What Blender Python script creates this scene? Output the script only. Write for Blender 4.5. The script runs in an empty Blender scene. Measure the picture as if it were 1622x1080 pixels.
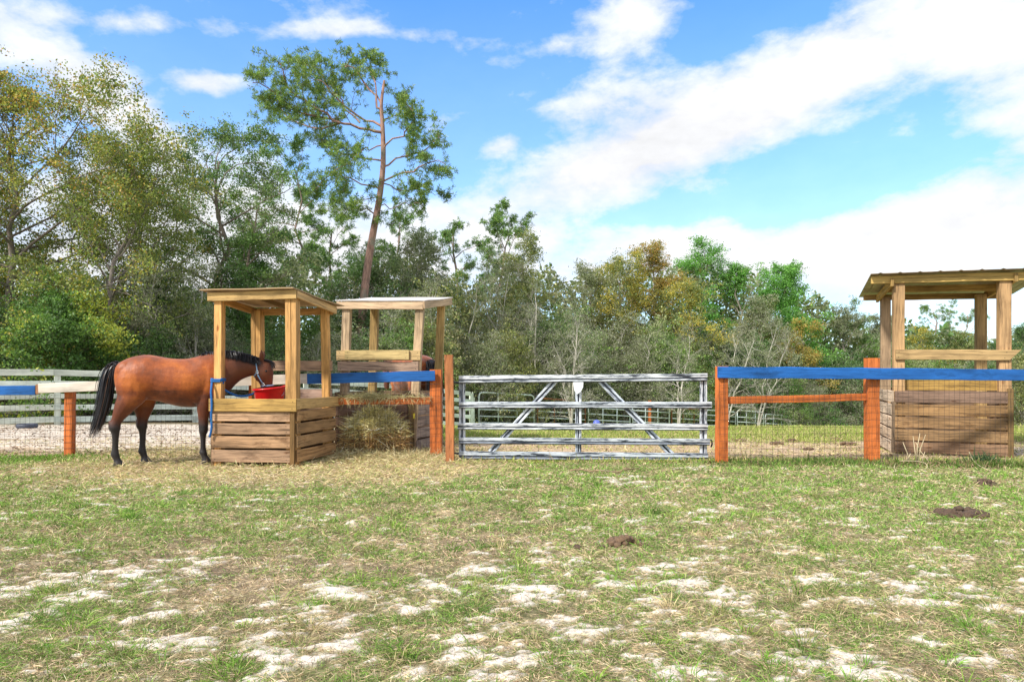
import bpy, math, random
import numpy as np
from mathutils import Vector, Matrix

S = bpy.context.scene
COL = S.collection
F = 1081.0          # focal length in photo pixels (24 mm on a 36 mm sensor)
CX, HY, EYE = 811.0, 590.0, 1.23

# ------------------------------------------------------------------ camera
cam_d = bpy.data.cameras.new('camera')
cam = bpy.data.objects.new('camera', cam_d)
COL.objects.link(cam)
cam.location = (0, 0, EYE)
cam.rotation_euler = (math.radians(90), 0, 0)
cam_d.lens = 24.0
cam_d.sensor_width = 36.0
cam_d.shift_y = (HY - 540.0) / 1622.0
cam_d.clip_start = 0.05
cam_d.clip_end = 3000
S.camera = cam

# ------------------------------------------------------------------ exposure
S.view_settings.view_transform = 'Standard'
S.view_settings.look = 'None'
S.view_settings.exposure = 1.17
S.view_settings.gamma = 1.0

# ------------------------------------------------------------------ sun
SUN_EL, SUN_AZ = math.radians(44), math.radians(-134)    # azimuth from +Y, clockwise; the sun is behind the camera's left shoulder
sun_d = bpy.data.lights.new('sun', 'SUN')
sun_d.energy = 2.6
sun_d.angle = math.radians(5.0)
sun_d.color = (1.0, 0.955, 0.88)
sun = bpy.data.objects.new('sun', sun_d)
COL.objects.link(sun)
sv = Vector((math.sin(SUN_AZ) * math.cos(SUN_EL), math.cos(SUN_AZ) * math.cos(SUN_EL), math.sin(SUN_EL)))
sun.rotation_euler = sv.to_track_quat('Z', 'Y').to_euler()


# ------------------------------------------------------------------ node helpers
class NT:
    def __init__(s, tree):
        s.t = tree; s.n = tree.nodes; s.l = tree.links

    def new(s, typ, **kw):
        n = s.n.new(typ)
        for k, v in kw.items():
            setattr(n, k, v)
        return n

    def put(s, sock, v):
        if isinstance(v, bpy.types.NodeSocket):
            s.l.new(v, sock)
        else:
            sock.default_value = v

    def math(s, op, a, b=0.0, c=None, clamp=False):
        n = s.new('ShaderNodeMath', operation=op)
        n.use_clamp = clamp
        s.put(n.inputs[0], a); s.put(n.inputs[1], b)
        if c is not None: s.put(n.inputs[2], c)
        return n.outputs[0]

    def noise(s, vec, scale, detail=4, rough=0.55, dist=0.0):
        n = s.new('ShaderNodeTexNoise')
        if vec is not None: s.l.new(vec, n.inputs['Vector'])
        n.inputs['Scale'].default_value = scale
        n.inputs['Detail'].default_value = detail
        n.inputs['Roughness'].default_value = rough
        n.inputs['Distortion'].default_value = dist
        return n.outputs['Fac']

    def ramp(s, fac, stops, interp='LINEAR'):
        n = s.new('ShaderNodeValToRGB')
        n.color_ramp.interpolation = interp
        e = n.color_ramp.elements
        while len(e) < len(stops): e.new(0.5)
        for i, (p, c) in enumerate(stops):
            e[i].position = p
            e[i].color = (c, c, c, 1) if isinstance(c, (int, float)) else (c[0], c[1], c[2], 1)
        s.put(n.inputs[0], fac)
        return n.outputs[0]

    def mix(s, fac, a, b, mode='MIX'):
        n = s.new('ShaderNodeMix', data_type='RGBA', blend_type=mode)
        s.put(n.inputs['Factor'], fac)
        for key, v in ((6, a), (7, b)):
            if isinstance(v, (tuple, list)): v = (v[0], v[1], v[2], 1)
            s.put(n.inputs[key], v)
        return n.outputs[2]

    def mapping(s, vec, scale=(1, 1, 1), loc=(0, 0, 0), rot=(0, 0, 0)):
        n = s.new('ShaderNodeMapping')
        s.l.new(vec, n.inputs[0])
        n.inputs['Scale'].default_value = scale
        n.inputs['Location'].default_value = loc
        n.inputs['Rotation'].default_value = rot
        return n.outputs[0]

    def bump(s, h, strength=0.4, dist=0.01):
        n = s.new('ShaderNodeBump')
        n.inputs['Strength'].default_value = strength
        n.inputs['Distance'].default_value = dist
        s.put(n.inputs['Height'], h)
        return n.outputs[0]


# ------------------------------------------------------------------ sky
W = bpy.data.worlds.new("World")
S.world = W
W.use_nodes = True
t = NT(W.node_tree)
t.n.clear()
sky = t.new('ShaderNodeTexSky', sky_type='NISHITA')
sky.sun_disc = False
sky.sun_elevation = SUN_EL
sky.sun_rotation = SUN_AZ
sky.altitude = 100
sky.air_density = 1.0
sky.dust_density = 0.3
sky.ozone_density = 2.5
hs = t.new('ShaderNodeHueSaturation')
hs.inputs['Saturation'].default_value = 1.22
hs.inputs['Value'].default_value = 1.0
hs.inputs['Hue'].default_value = 0.497
t.l.new(sky.outputs[0], hs.inputs['Color'])
tc = t.new('ShaderNodeTexCoord')
sep = t.new('ShaderNodeSeparateXYZ')
t.l.new(tc.outputs['Generated'], sep.inputs[0])
az = t.math('ARCTAN2', sep.outputs[0], sep.outputs[1])
el = t.math('ARCSINE', sep.outputs[2])
comb = t.new('ShaderNodeCombineXYZ')
t.l.new(az, comb.inputs[0]); t.l.new(el, comb.inputs[1])
# streaks of cloud run up to the right
mp = t.mapping(comb.outputs[0], scale=(1.5, 3.4, 1), rot=(0, 0, math.radians(-22)))
n1 = t.noise(mp, 1.7, 9, 0.60, 0.15)
mp2 = t.mapping(comb.outputs[0], scale=(5, 9, 1), rot=(0, 0, math.radians(-28)))
n2 = t.noise(mp2, 2.0, 7, 0.62, 0.1)


def blob(px, py, rx, ry, rot, amp):
    a = math.atan((px - CX) / F)
    e = math.atan((HY - py) / math.hypot(F, px - CX))
    rx, ry = rx / F, ry / F
    c, s_ = math.cos(math.radians(rot)), math.sin(math.radians(rot))
    dx = t.math('SUBTRACT', az, a); dy = t.math('SUBTRACT', el, e)
    u = t.math('ADD', t.math('MULTIPLY', dx, c / rx), t.math('MULTIPLY', dy, s_ / rx))
    v = t.math('ADD', t.math('MULTIPLY', dx, -s_ / ry), t.math('MULTIPLY', dy, c / ry))
    q = t.math('ADD', t.math('MULTIPLY', u, u), t.math('MULTIPLY', v, v))
    g = t.math('POWER', 2.718, t.math('MULTIPLY', q, -1.0))
    return t.math('MULTIPLY', g, amp)


blobs = [
    (1120, 210, 330, 62, 16, 0.62), (960, 165, 160, 42, 8, 0.6), (1080, 205, 240, 50, 14, 0.3), (1000, 240, 150, 30, 12, 0.3), (1300, 95, 190, 60, 22, 0.42), (870, 320, 260, 42, 10, 0.36),
    (1580, 310, 310, 80, 24, 0.65), (1600, 90, 110, 85, 30, 0.6), (1250, 390, 330, 50, 0, 0.5),
    (1000, 40, 80, 42, 15, 0.62), (190, 175, 75, 30, -35, 0.75), (80, 105, 170, 45, -20, 0.55),
    (330, 130, 48, 20, 0, 0.38), (680, 205, 40, 20, -30, 0.6), (795, 232, 36, 14, 20, 0.5),
    (320, 350, 230, 95, 0, 0.8), (800, 430, 700, 70, 0, 0.55), (500, 50, 70, 12, 10, 0.24), (880, 75, 40, 16, 0, 0.36),
    (720, 185, 32, 12, 15, 0.36), (100, 420, 400, 120, 0, 0.5),
    (1150, 45, 110, 35, 20, -0.35), (1360, 285, 170, 26, 17, -0.5), (1000, 345, 90, 14, 0, -0.25), (560, 300, 90, 40, 0, -0.2), (250, 40, 200, 16, 8, 0.5), (330, 132, 60, 18, 5, 0.45), (540, 50, 60, 14, 5, 0.4), (690, 60, 120, 14, -4, 0.45), (790, 100, 70, 12, -8, 0.35), (1420, 250, 200, 14, 14, 0.3),
    (600, 110, 260, 60, 0, -0.16),
]
tot = None
for b in blobs:
    g = blob(*b)
    tot = g if tot is None else t.math('ADD', tot, g)
cl = t.math('ADD', t.math('ADD', tot, t.math('MULTIPLY', t.math('SUBTRACT', n1, 0.5), 1.7)),
            t.math('MULTIPLY', t.math('SUBTRACT', n2, 0.5), 1.35))
# haze towards the horizon
hz = t.ramp(el, [(0.0, 0.70), (0.12, 0.50), (0.28, 0.22), (0.5, 0.05)])
cover = t.ramp(cl, [(0.12, 0.0), (0.32, 0.30), (0.55, 0.75), (0.85, 1.0)])
cover = t.math('MAXIMUM', cover, hz)
# unseen broken cloud overhead and behind the camera, added to whiten the fill light
up_ = t.ramp(t.math('ADD', el, t.math('MULTIPLY', n1, 0.2)), [(0.72, 0.0), (0.95, 0.85)])
bk = t.ramp(t.math('ADD', t.math('MULTIPLY', t.math('ABSOLUTE', az), 0.4), t.math('MULTIPLY', n1, 0.1)), [(0.42, 0.0), (0.62, 0.85)])
cover = t.math('MAXIMUM', cover, t.math('MAXIMUM', up_, bk))
shade = t.ramp(t.math('ADD', n1, t.math('MULTIPLY', n2, 0.6)), [(0.50, 0.72), (0.95, 1.0)])
cw = t.mix(1.0, (3.75, 3.78, 3.88), shade, 'MULTIPLY')
skyc = t.mix(cover, t.mix(1.0, hs.outputs[0], (0.66, 0.90, 1.10), 'MULTIPLY'), cw)
bg = t.new('ShaderNodeBackground')
bg.inputs['Strength'].default_value = 0.135
t.l.new(skyc, bg.inputs['Color'])
wo = t.new('ShaderNodeOutputWorld')
t.l.new(bg.outputs[0], wo.inputs[0])


# ------------------------------------------------------------------ geometry helpers
def P(px, py, d):
    """point seen at photo pixel px, py and standing d metres away"""
    return Vector(((px - CX) / F * d, d, EYE - (py - HY) / F * d))


def gx(px, d): return (px - CX) / F * d


def _h(ix, iy, seed):
    n = (ix.astype(np.int64) * 374761393 + iy.astype(np.int64) * 668265263 + seed * 974634777) & 0xffffffff
    n = ((n ^ (n >> 13)) * 1274126177) & 0xffffffff
    n = n ^ (n >> 16)
    return (n & 0xffffff) / float(0xffffff)


def vn(x, y, seed=0):
    x = np.asarray(x, float); y = np.asarray(y, float)
    ix, iy = np.floor(x), np.floor(y)
    fx, fy = x - ix, y - iy
    fx = fx * fx * (3 - 2 * fx); fy = fy * fy * (3 - 2 * fy)
    a = _h(ix, iy, seed); b = _h(ix + 1, iy, seed); c = _h(ix, iy + 1, seed); d = _h(ix + 1, iy + 1, seed)
    return (a * (1 - fx) + b * fx) * (1 - fy) + (c * (1 - fx) + d * fx) * fy


def fbm(x, y, seed=0, oct=4, g=0.5):
    r = 0; a = 1; tt = 0
    for i in range(oct):
        r = r + a * vn(x * 2 ** i + 17.3 * i, y * 2 ** i - 9.1 * i, seed + i); tt += a; a *= g
    return r / tt


def sst(x, a, b):
    t_ = np.clip((np.asarray(x, float) - a) / (b - a), 0, 1)
    return t_ * t_ * (3 - 2 * t_)


def base_h(X, Y):
    """large form of the land: level to the white fence, falling away, rising again under the woods"""
    Y = np.asarray(Y, float)
    c = 17.2 - 1.9 * sst(X, -4.5, -1.0)
    s1 = np.where(Y > c + 2, Y - c, np.where(Y > c - 2, (Y - c + 2) ** 2 / 8, 0))
    z = -0.085 * np.minimum(s1, 30 - c)
    z = z - 0.115 * np.clip(Y - 30, 0, 27)
    z = z + 0.10 * np.clip(Y - 60, 0, 40)
    return z


def land(X, Y):
    X = np.asarray(X, float); Y = np.asarray(Y, float)
    near = sst(Y, 0, 3) * (1 - sst(Y, 14, 30))
    z = base_h(X, Y)
    z = z + near * (0.05 * (fbm(X * 0.5, Y * 0.6, 5, 3) - 0.5) + 0.03 * (fbm(X * 2.5, Y * 3, 9, 3) - 0.5))
    return z


def gz(x, y): return float(land(np.array([x]), np.array([y]))[0])


def tag(o, label=None, cat=None, group=None, kind=None):
    if label: o['label'] = label
    if cat: o['category'] = cat
    if group: o['group'] = group
    if kind: o['kind'] = kind
    return o


def empty(name, loc, rz=0.0):
    o = bpy.data.objects.new(name, None)
    COL.objects.link(o)
    o.location = loc
    o.rotation_euler = (0, 0, rz)
    o.empty_display_size = 0.2
    return o


def link(name, me, mat, parent=None, smooth=False):
    o = bpy.data.objects.new(name, me)
    COL.objects.link(o)
    if mat:
        if isinstance(mat, (list, tuple)):
            for m in mat: me.materials.append(m)
        else:
            me.materials.append(mat)
    if smooth: me.polygons.foreach_set('use_smooth', [True] * len(me.polygons))
    if parent:
        o.parent = parent
        o.matrix_parent_inverse = Matrix.LocRotScale(parent.location, parent.rotation_euler, parent.scale).inverted()
    return o


def quads_mesh(name, V, Q, col=None):
    """V (n,3) float, Q (m,4) int, col (n,3)"""
    me = bpy.data.meshes.new(name)
    V = np.ascontiguousarray(V, np.float32); Q = np.ascontiguousarray(Q, np.int32)
    me.vertices.add(len(V)); me.vertices.foreach_set('co', V.ravel())
    me.loops.add(Q.size); me.loops.foreach_set('vertex_index', Q.ravel())
    me.polygons.add(len(Q)); me.polygons.foreach_set('loop_start', np.arange(0, Q.size, 4, dtype=np.int32))
    me.update(calc_edges=True)
    if col is not None:
        at = me.color_attributes.new('col', 'FLOAT_COLOR', 'POINT')
        c4 = np.ones((len(V), 4), np.float32); c4[:, :3] = col
        at.data.foreach_set('color', c4.ravel())
    return me


def kites(Pb, D, L, Wd, col, bend=None, rng=None):
    """slender four-cornered blades or leaves"""
    n = len(Pb)
    D = D / (np.linalg.norm(D, axis=1)[:, None] + 1e-9)
    R = rng.normal(size=(n, 3))
    Sd = np.cross(D, R); Sd /= (np.linalg.norm(Sd, axis=1)[:, None] + 1e-9)
    L = np.broadcast_to(L, (n,))[:, None]; Wd = np.broadcast_to(Wd, (n,))[:, None]
    if bend is None: bend = np.zeros((n, 3))
    mid = Pb + D * L * 0.5
    V = np.empty((n, 4, 3))
    V[:, 0] = Pb
    V[:, 1] = mid + Sd * Wd * 0.5
    V[:, 2] = Pb + D * L + bend
    V[:, 3] = mid - Sd * Wd * 0.5
    Q = np.arange(n * 4).reshape(n, 4)
    return V.reshape(-1, 3), Q, np.repeat(col, 4, axis=0)


class MB:
    """collects boards, bars and tubes and links them as one mesh object"""
    def __init__(s, seed=1):
        s.v = []; s.f = []; s.uv = []; s.c = []; s.r = random.Random(seed)

    def quad(s, idx, uvs, c):
        s.f.append(idx); s.uv.append(uvs); s.c.append(c)

    def board(s, a, b, h, t_, col, up=(0, 0, 1), seg=4, warp=0.003, cut=0.0, taper=1.0, var=0.12):
        """board from a to b (centre line), h high along up, t_ thick"""
        a, b = Vector(a), Vector(b)
        ax = (b - a); L = ax.length; ax.normalize()
        u = Vector(up); u = (u - ax * u.dot(ax)).normalized()
        w = ax.cross(u).normalized()
        bi = len(s.v)
        uo, vo = s.r.uniform(0, 50), s.r.uniform(0, 50)
        k = 1 + s.r.uniform(-var, var)
        hue = s.r.uniform(-0.03, 0.03)
        c = (col[0] * k * (1 + hue), col[1] * k, col[2] * k * (1 - hue))
        ch = min(0.004, t_ * 0.2)
        prof = [(-h / 2 + ch, -t_ / 2), (h / 2 - ch, -t_ / 2), (h / 2, -t_ / 2 + ch), (h / 2, t_ / 2 - ch),
                (h / 2 - ch, t_ / 2), (-h / 2 + ch, t_ / 2), (-h / 2, t_ / 2 - ch), (-h / 2, -t_ / 2 + ch)]
        per = [0]
        for i in range(8):
            p, q = prof[i], prof[(i + 1) % 8]
            per.append(per[-1] + math.hypot(p[0] - q[0], p[1] - q[1]))
        for i in range(seg + 1):
            q = i / seg
            ou, ow = (s.r.uniform(-warp, warp), s.r.uniform(-warp, warp)) if 0 < i < seg else (0, 0)
            tp = 1 + (taper - 1) * q
            for (x, y) in prof:
                e = 0
                if i == seg: e = cut * (x / h + 0.5)
                p = a + ax * (L * q + e) + u * (x * tp + ou + s.r.uniform(-.3, .3) * warp) + w * (y * tp + ow)
                s.v.append(p)
        for i in range(seg):
            for j in range(8):
                j2 = (j + 1) % 8
                i0, i1 = bi + i * 8, bi + (i + 1) * 8
                u0, u1 = uo + L * i / seg, uo + L * (i + 1) / seg
                s.quad((i0 + j, i0 + j2, i1 + j2, i1 + j),
                       ((u0, vo + per[j]), (u0, vo + per[j + 1]), (u1, vo + per[j + 1]), (u1, vo + per[j])), c)
        for base, rev in ((bi, True), (bi + seg * 8, False)):
            idx = [base + j for j in range(8)]
            uvs = [(uo + prof[j][0] * 0.3, vo + prof[j][1] * 0.3) for j in range(8)]
            if rev: idx.reverse(); uvs.reverse()
            dark = tuple(x * 0.8 for x in c)
            s.quad(tuple(idx), tuple(uvs), dark)

    def post(s, x, y, z0, z1, w, d, col, rz=0.0, lean=(0, 0), **k):
        up = (math.sin(-rz), math.cos(rz), 0)
        s.board((x, y, z0), (x + lean[0], y + lean[1], z1), d, w, col, up=up, **k)

    def tube(s, pts, rad, k=6, col=(1, 1, 1), cap=True):
        pts = [Vector(p) for p in pts]
        if not isinstance(rad, (list, tuple)): rad = [rad] * len(pts)
        bi = len(s.v); n = len(pts)
        ref = None; u = 0.0; us = [0]
        for i in range(n):
            d = (pts[min(i + 1, n - 1)] - pts[max(i - 1, 0)]).normalized()
            if ref is None:
                ref = Vector((0, 0, 1)) if abs(d.z) < 0.9 else Vector((1, 0, 0))
            a = (ref - d * ref.dot(d)).normalized(); ref = a
            b = d.cross(a)
            for j in range(k):
                an = 2 * math.pi * j / k
                s.v.append(pts[i] + (a * math.cos(an) + b * math.sin(an)) * rad[i])
            if i: us.append(us[-1] + (pts[i] - pts[i - 1]).length)
        uo = s.r.uniform(0, 30)
        for i in range(n - 1):
            for j in range(k):
                j2 = (j + 1) % k
                s.quad((bi + i * k + j, bi + i * k + j2, bi + (i + 1) * k + j2, bi + (i + 1) * k + j),
                       ((uo + us[i], j / k * .3), (uo + us[i], (j + 1) / k * .3), (uo + us[i + 1], (j + 1) / k * .3), (uo + us[i + 1], j / k * .3)), col)
        if cap:
            for base, rev in ((bi, True), (bi + (n - 1) * k, False)):
                idx = [base + j for j in range(k)]
                if rev: idx.reverse()
                s.quad(tuple(idx), tuple((0, 0) for _ in idx), col)

    def build(s, name, mat, parent=None, smooth=False):
        me = bpy.data.meshes.new(name)
        me.from_pydata([tuple(v) for v in s.v], [], s.f)
        uvl = me.uv_layers.new(name='UVMap')
        flat = [c for f in s.uv for p in f for c in p]
        uvl.data.foreach_set('uv', flat)
        at = me.color_attributes.new('col', 'FLOAT_COLOR', 'CORNER')
        cc = []
        for f, c in zip(s.f, s.c): cc += [c[0], c[1], c[2], 1.0] * len(f)
        at.data.foreach_set('color', cc)
        me.update()
        return link(name, me, mat, parent, smooth)


# ------------------------------------------------------------------ materials
def mat(name):
    m = bpy.data.materials.new(name)
    m.use_nodes = True
    t = NT(m.node_tree)
    b = t.n['Principled BSDF']
    return m, t, b


def attr(t, name='col'):
    a = t.new('ShaderNodeAttribute'); a.attribute_name = name
    return a.outputs['Color']


def wood_mat(name, contrast=0.5, knots=0.5, rough=0.75, wear=0.0, wearcol=(0.3, 0.2, 0.12), stain=0.0, sat=1.0):
    m, t, b = mat(name)
    c = attr(t)
    uv = t.new('ShaderNodeTexCoord').outputs['UV']
    warp = t.noise(t.mapping(uv, scale=(1.5, 5, 1)), 1.0, 2, 0.5)
    cmb = t.new('ShaderNodeVectorMath', operation='MULTIPLY_ADD')
    t.l.new(uv, cmb.inputs[0]); cmb.inputs[1].default_value = (1, 1, 1)
    wv = t.new('ShaderNodeCombineXYZ'); t.l.new(t.math('MULTIPLY', warp, 0.10), wv.inputs[1])
    t.l.new(wv.outputs[0], cmb.inputs[2])
    g1 = t.noise(t.mapping(cmb.outputs[0], scale=(1.2, 42, 1)), 1.0, 5, 0.6)
    g2 = t.noise(t.mapping(cmb.outputs[0], scale=(5, 160, 1)), 1.0, 3, 0.6)
    big = t.noise(t.mapping(uv, scale=(1.2, 4, 1)), 1.0, 3, 0.6)
    k = t.math('ADD', t.math('MULTIPLY', g1, 0.6), t.math('MULTIPLY', g2, 0.4))
    r = t.ramp(k, [(0.38, 1.0 - contrast), (0.48, 1.0 - contrast * 0.35), (0.62, 1.0)])
    col = t.mix(1.0, c, r, 'MULTIPLY')
    br = t.ramp(big, [(0.35, 0.66), (0.65, 1.18)])
    col = t.mix(1.0, col, br, 'MULTIPLY')
    vo = t.new('ShaderNodeTexVoronoi'); vo.inputs['Scale'].default_value = 1.0
    t.l.new(t.mapping(cmb.outputs[0], scale=(2.2, 6.5, 1)), vo.inputs['Vector'])
    kn = t.ramp(vo.outputs['Distance'], [(0.05, 1.0), (0.13, 0.0)])
    col = t.mix(t.math('MULTIPLY', kn, knots), col, t.mix(1.0, col, (0.42, 0.25, 0.16), 'MULTIPLY'))
    if stain > 0:
        sn = t.noise(t.mapping(uv, scale=(1.5, 3, 1)), 1.7, 5, 0.65)
        col = t.mix(t.math('MULTIPLY', t.ramp(sn, [(0.54, 0.0), (0.66, 1.0)]), stain), col, t.mix(1.0, col, (0.4, 0.36, 0.34), 'MULTIPLY'))
    if wear > 0:
        wn = t.noise(t.mapping(uv, scale=(3, 60, 1)), 1.0, 6, 0.7)
        col = t.mix(t.math('MULTIPLY', t.ramp(wn, [(0.60, 0.0), (0.68, 1.0)]), wear), col, wearcol)
    if sat != 1.0:
        h_ = t.new('ShaderNodeHueSaturation'); h_.inputs['Saturation'].default_value = sat
        t.l.new(col, h_.inputs['Color']); col = h_.outputs[0]
    t.put(b.inputs['Base Color'], col)
    b.inputs['Roughness'].default_value = rough
    b.inputs['Specular IOR Level'].default_value = 0.25
    t.put(b.inputs['Normal'], t.bump(k, 0.5, 0.004))
    return m


M_new = wood_mat('new_lumber', 0.68, 0.9, 0.7, stain=0.45)
M_old = wood_mat('weathered_wood', 0.75, 0.9, 0.85, stain=0.8, sat=1.15)
M_orange = wood_mat('orange_stain', 0.65, 0.6, 0.7, wear=0.5, wearcol=(0.22, 0.08, 0.03), stain=0.5)
M_blue = wood_mat('blue_paint', 0.42, 0.35, 0.55, wear=0.6, wearcol=(0.015, 0.045, 0.16), stain=0.5)
M_mint = wood_mat('mint_paint', 0.22, 0.2, 0.6, wear=0.35, wearcol=(0.3, 0.32, 0.25), stain=0.3)
M_white = wood_mat('white_paint', 0.22, 0.35, 0.6, wear=0.4, wearcol=(0.4, 0.3, 0.22), stain=0.25)

NEW = (0.71, 0.385, 0.135); NEWY = (0.72, 0.39, 0.125); PALE = (0.70, 0.50, 0.30)
OLD = (0.44, 0.29, 0.19); OLDD = (0.31, 0.21, 0.14); OLDY = (0.37, 0.25, 0.13)
ORG = (0.68, 0.185, 0.045); BLU = (0.02, 0.13, 0.42); MINT = (0.70, 0.76, 0.66); WHT = (0.68, 0.60, 0.50)


def simple(name, col, rough=0.6, metal=0.0, nscale=20, namp=0.25, bump=0.1, coords='Object'):
    m, t, b = mat(name)
    v = t.new('ShaderNodeTexCoord').outputs[coords]
    n = t.noise(v, nscale, 5, 0.6)
    c = t.mix(1.0, col, t.ramp(n, [(0.3, 1 - namp), (0.7, 1 + namp * 0.4)]), 'MULTIPLY')
    t.put(b.inputs['Base Color'], c)
    b.inputs['Roughness'].default_value = rough
    b.inputs['Metallic'].default_value = metal
    if bump: t.put(b.inputs['Normal'], t.bump(n, bump, 0.01))
    return m


def veg_mat(name, trans=0.3, rough=0.6, spec=0.25, gain=1.0):
    m, t, b = mat(name)
    c = t.mix(1.0, attr(t), (gain, gain * 0.96, gain * 0.96), 'MULTIPLY')
    t.put(b.inputs['Base Color'], c)
    b.inputs['Roughness'].default_value = rough
    b.inputs['Specular IOR Level'].default_value = spec
    tr = t.new('ShaderNodeBsdfTranslucent')
    t.put(tr.inputs['Color'], t.mix(1.0, c, (1.1, 1.15, 0.7), 'MULTIPLY'))
    ms = t.new('ShaderNodeMixShader')
    ms.inputs[0].default_value = trans
    t.l.new(b.outputs[0], ms.inputs[1]); t.l.new(tr.outputs[0], ms.inputs[2])
    t.l.new(ms.outputs[0], t.n['Material Output'].inputs[0])
    return m


M_leaf = veg_mat('leaf', 0.45, 0.5, 0.4, 2.1)
M_blade = veg_mat('grass_blade', 0.25, 0.6, 0.2)
M_straw = veg_mat('straw', 0.12, 0.7, 0.2)


def bark_mat():
    m, t, b = mat('bark')
    c = attr(t)
    v = t.new('ShaderNodeTexCoord').outputs['Object']
    n = t.noise(t.mapping(v, scale=(1, 1, 0.25)), 14, 6, 0.65)
    n2 = t.noise(v, 1.6, 3, 0.6)
    col = t.mix(1.0, c, t.ramp(n, [(0.3, 0.45), (0.65, 1.25)]), 'MULTIPLY')
    col = t.mix(t.ramp(n2, [(0.55, 0.0), (0.68, 0.6)]), col, (0.23, 0.24, 0.19))
    t.put(b.inputs['Base Color'], col)
    b.inputs['Roughness'].default_value = 0.9
    t.put(b.inputs['Normal'], t.bump(n, 0.7, 0.03))
    return m


M_bark = bark_mat()


def ground_mat():
    m, t, b = mat('pasture_ground')
    c = attr(t)
    v = t.new('ShaderNodeTexCoord').outputs['Object']
    n = t.noise(v, 38, 6, 0.7)
    n2 = t.noise(v, 140, 3, 0.7)
    f = t.noise(v, 9, 5, 0.65)
    col = t.mix(1.0, c, t.ramp(n, [(0.3, 0.66), (0.6, 1.15)]), 'MULTIPLY')
    col = t.mix(1.0, col, t.ramp(n2, [(0.3, 0.75), (0.65, 1.12)]), 'MULTIPLY')
    t.put(b.inputs['Base Color'], col)
    b.inputs['Roughness'].default_value = 0.95
    b.inputs['Specular IOR Level'].default_value = 0.1
    h = t.math('ADD', t.math('MULTIPLY', f, 1.0), t.math('ADD', t.math('MULTIPLY', n, 0.6), t.math('MULTIPLY', n2, 0.2)))
    t.put(b.inputs['Normal'], t.bump(h, 0.8, 0.02))
    return m


M_ground = ground_mat()

# ------------------------------------------------------------------ ground
patches = [  # bare white sand, (photo x, photo y, half width, half depth in px)
    (43, 915, 55, 12), (147, 917, 50, 9), (233, 907, 32, 12), (300, 907, 34, 12), (20, 937, 45, 10), (397, 960, 17, 6),
    (383, 987, 16, 9), (400, 1007, 16, 8), (307, 1013, 34, 7), (253, 1035, 20, 8), (197, 1053, 24, 9), (477, 963, 26, 7),
    (417, 1037, 36, 7), (533, 987, 22, 11), (427, 1070, 34, 9), (437, 900, 12, 4), (250, 980, 40, 6), (343, 893, 22, 5), (277, 885, 28, 8),
    (100, 905, 40, 10), (60, 745, 20, 3), (500, 900, 22, 6), (20, 825, 16, 3), (520, 940, 28, 8), (330, 915, 22, 12),
    (773, 868, 26, 5), (857, 875, 28, 5), (720, 910, 26, 6), (763, 902, 22, 7), (663, 920, 18, 6), (697, 950, 15, 8), (827, 950, 16, 6),
    (870, 950, 18, 9), (877, 970, 22, 6), (920, 990, 60, 8), (893, 1010, 32, 11), (717, 1027, 22, 12), (823, 1045, 44, 9), (860, 933, 18, 6),
    (917, 892, 20, 4), (873, 807, 12, 3), (987, 823, 30, 5), (1000, 917, 24, 5), (1067, 920, 20, 8), (1067, 897, 22, 5), (983, 762, 34, 5),
    (1060, 1063, 20, 9), (580, 1000, 28, 9), (620, 960, 24, 7), (760, 1065, 30, 8), (560, 1020, 24, 8), (1000, 1020, 26, 6),
    (1113, 813, 24, 6), (1163, 940, 38, 6), (1190, 964, 36, 9), (1250, 1000, 20, 8), (1350, 892, 24, 4), (1430, 930, 26, 8), (1464, 907, 28, 5),
    (1507, 944, 46, 7), (1434, 959, 42, 6), (1567, 964, 46, 6), (1600, 985, 30, 5), (1147, 1017, 42, 6), (1267, 1047, 95, 14), (1327, 1062, 80, 10),
    (1377, 1044, 24, 7), (1097, 1070, 45, 10), (1528, 827, 36, 5), (1611, 1070, 36, 10), (1090, 917, 14, 5), (1093, 895, 12, 4), (1190, 847, 26, 6),
    (1212, 988, 20, 5), (1480, 1020, 30, 6), (1540, 1050, 36, 7), (1135, 762, 22, 3), (1095, 742, 18, 3),
]


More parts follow.
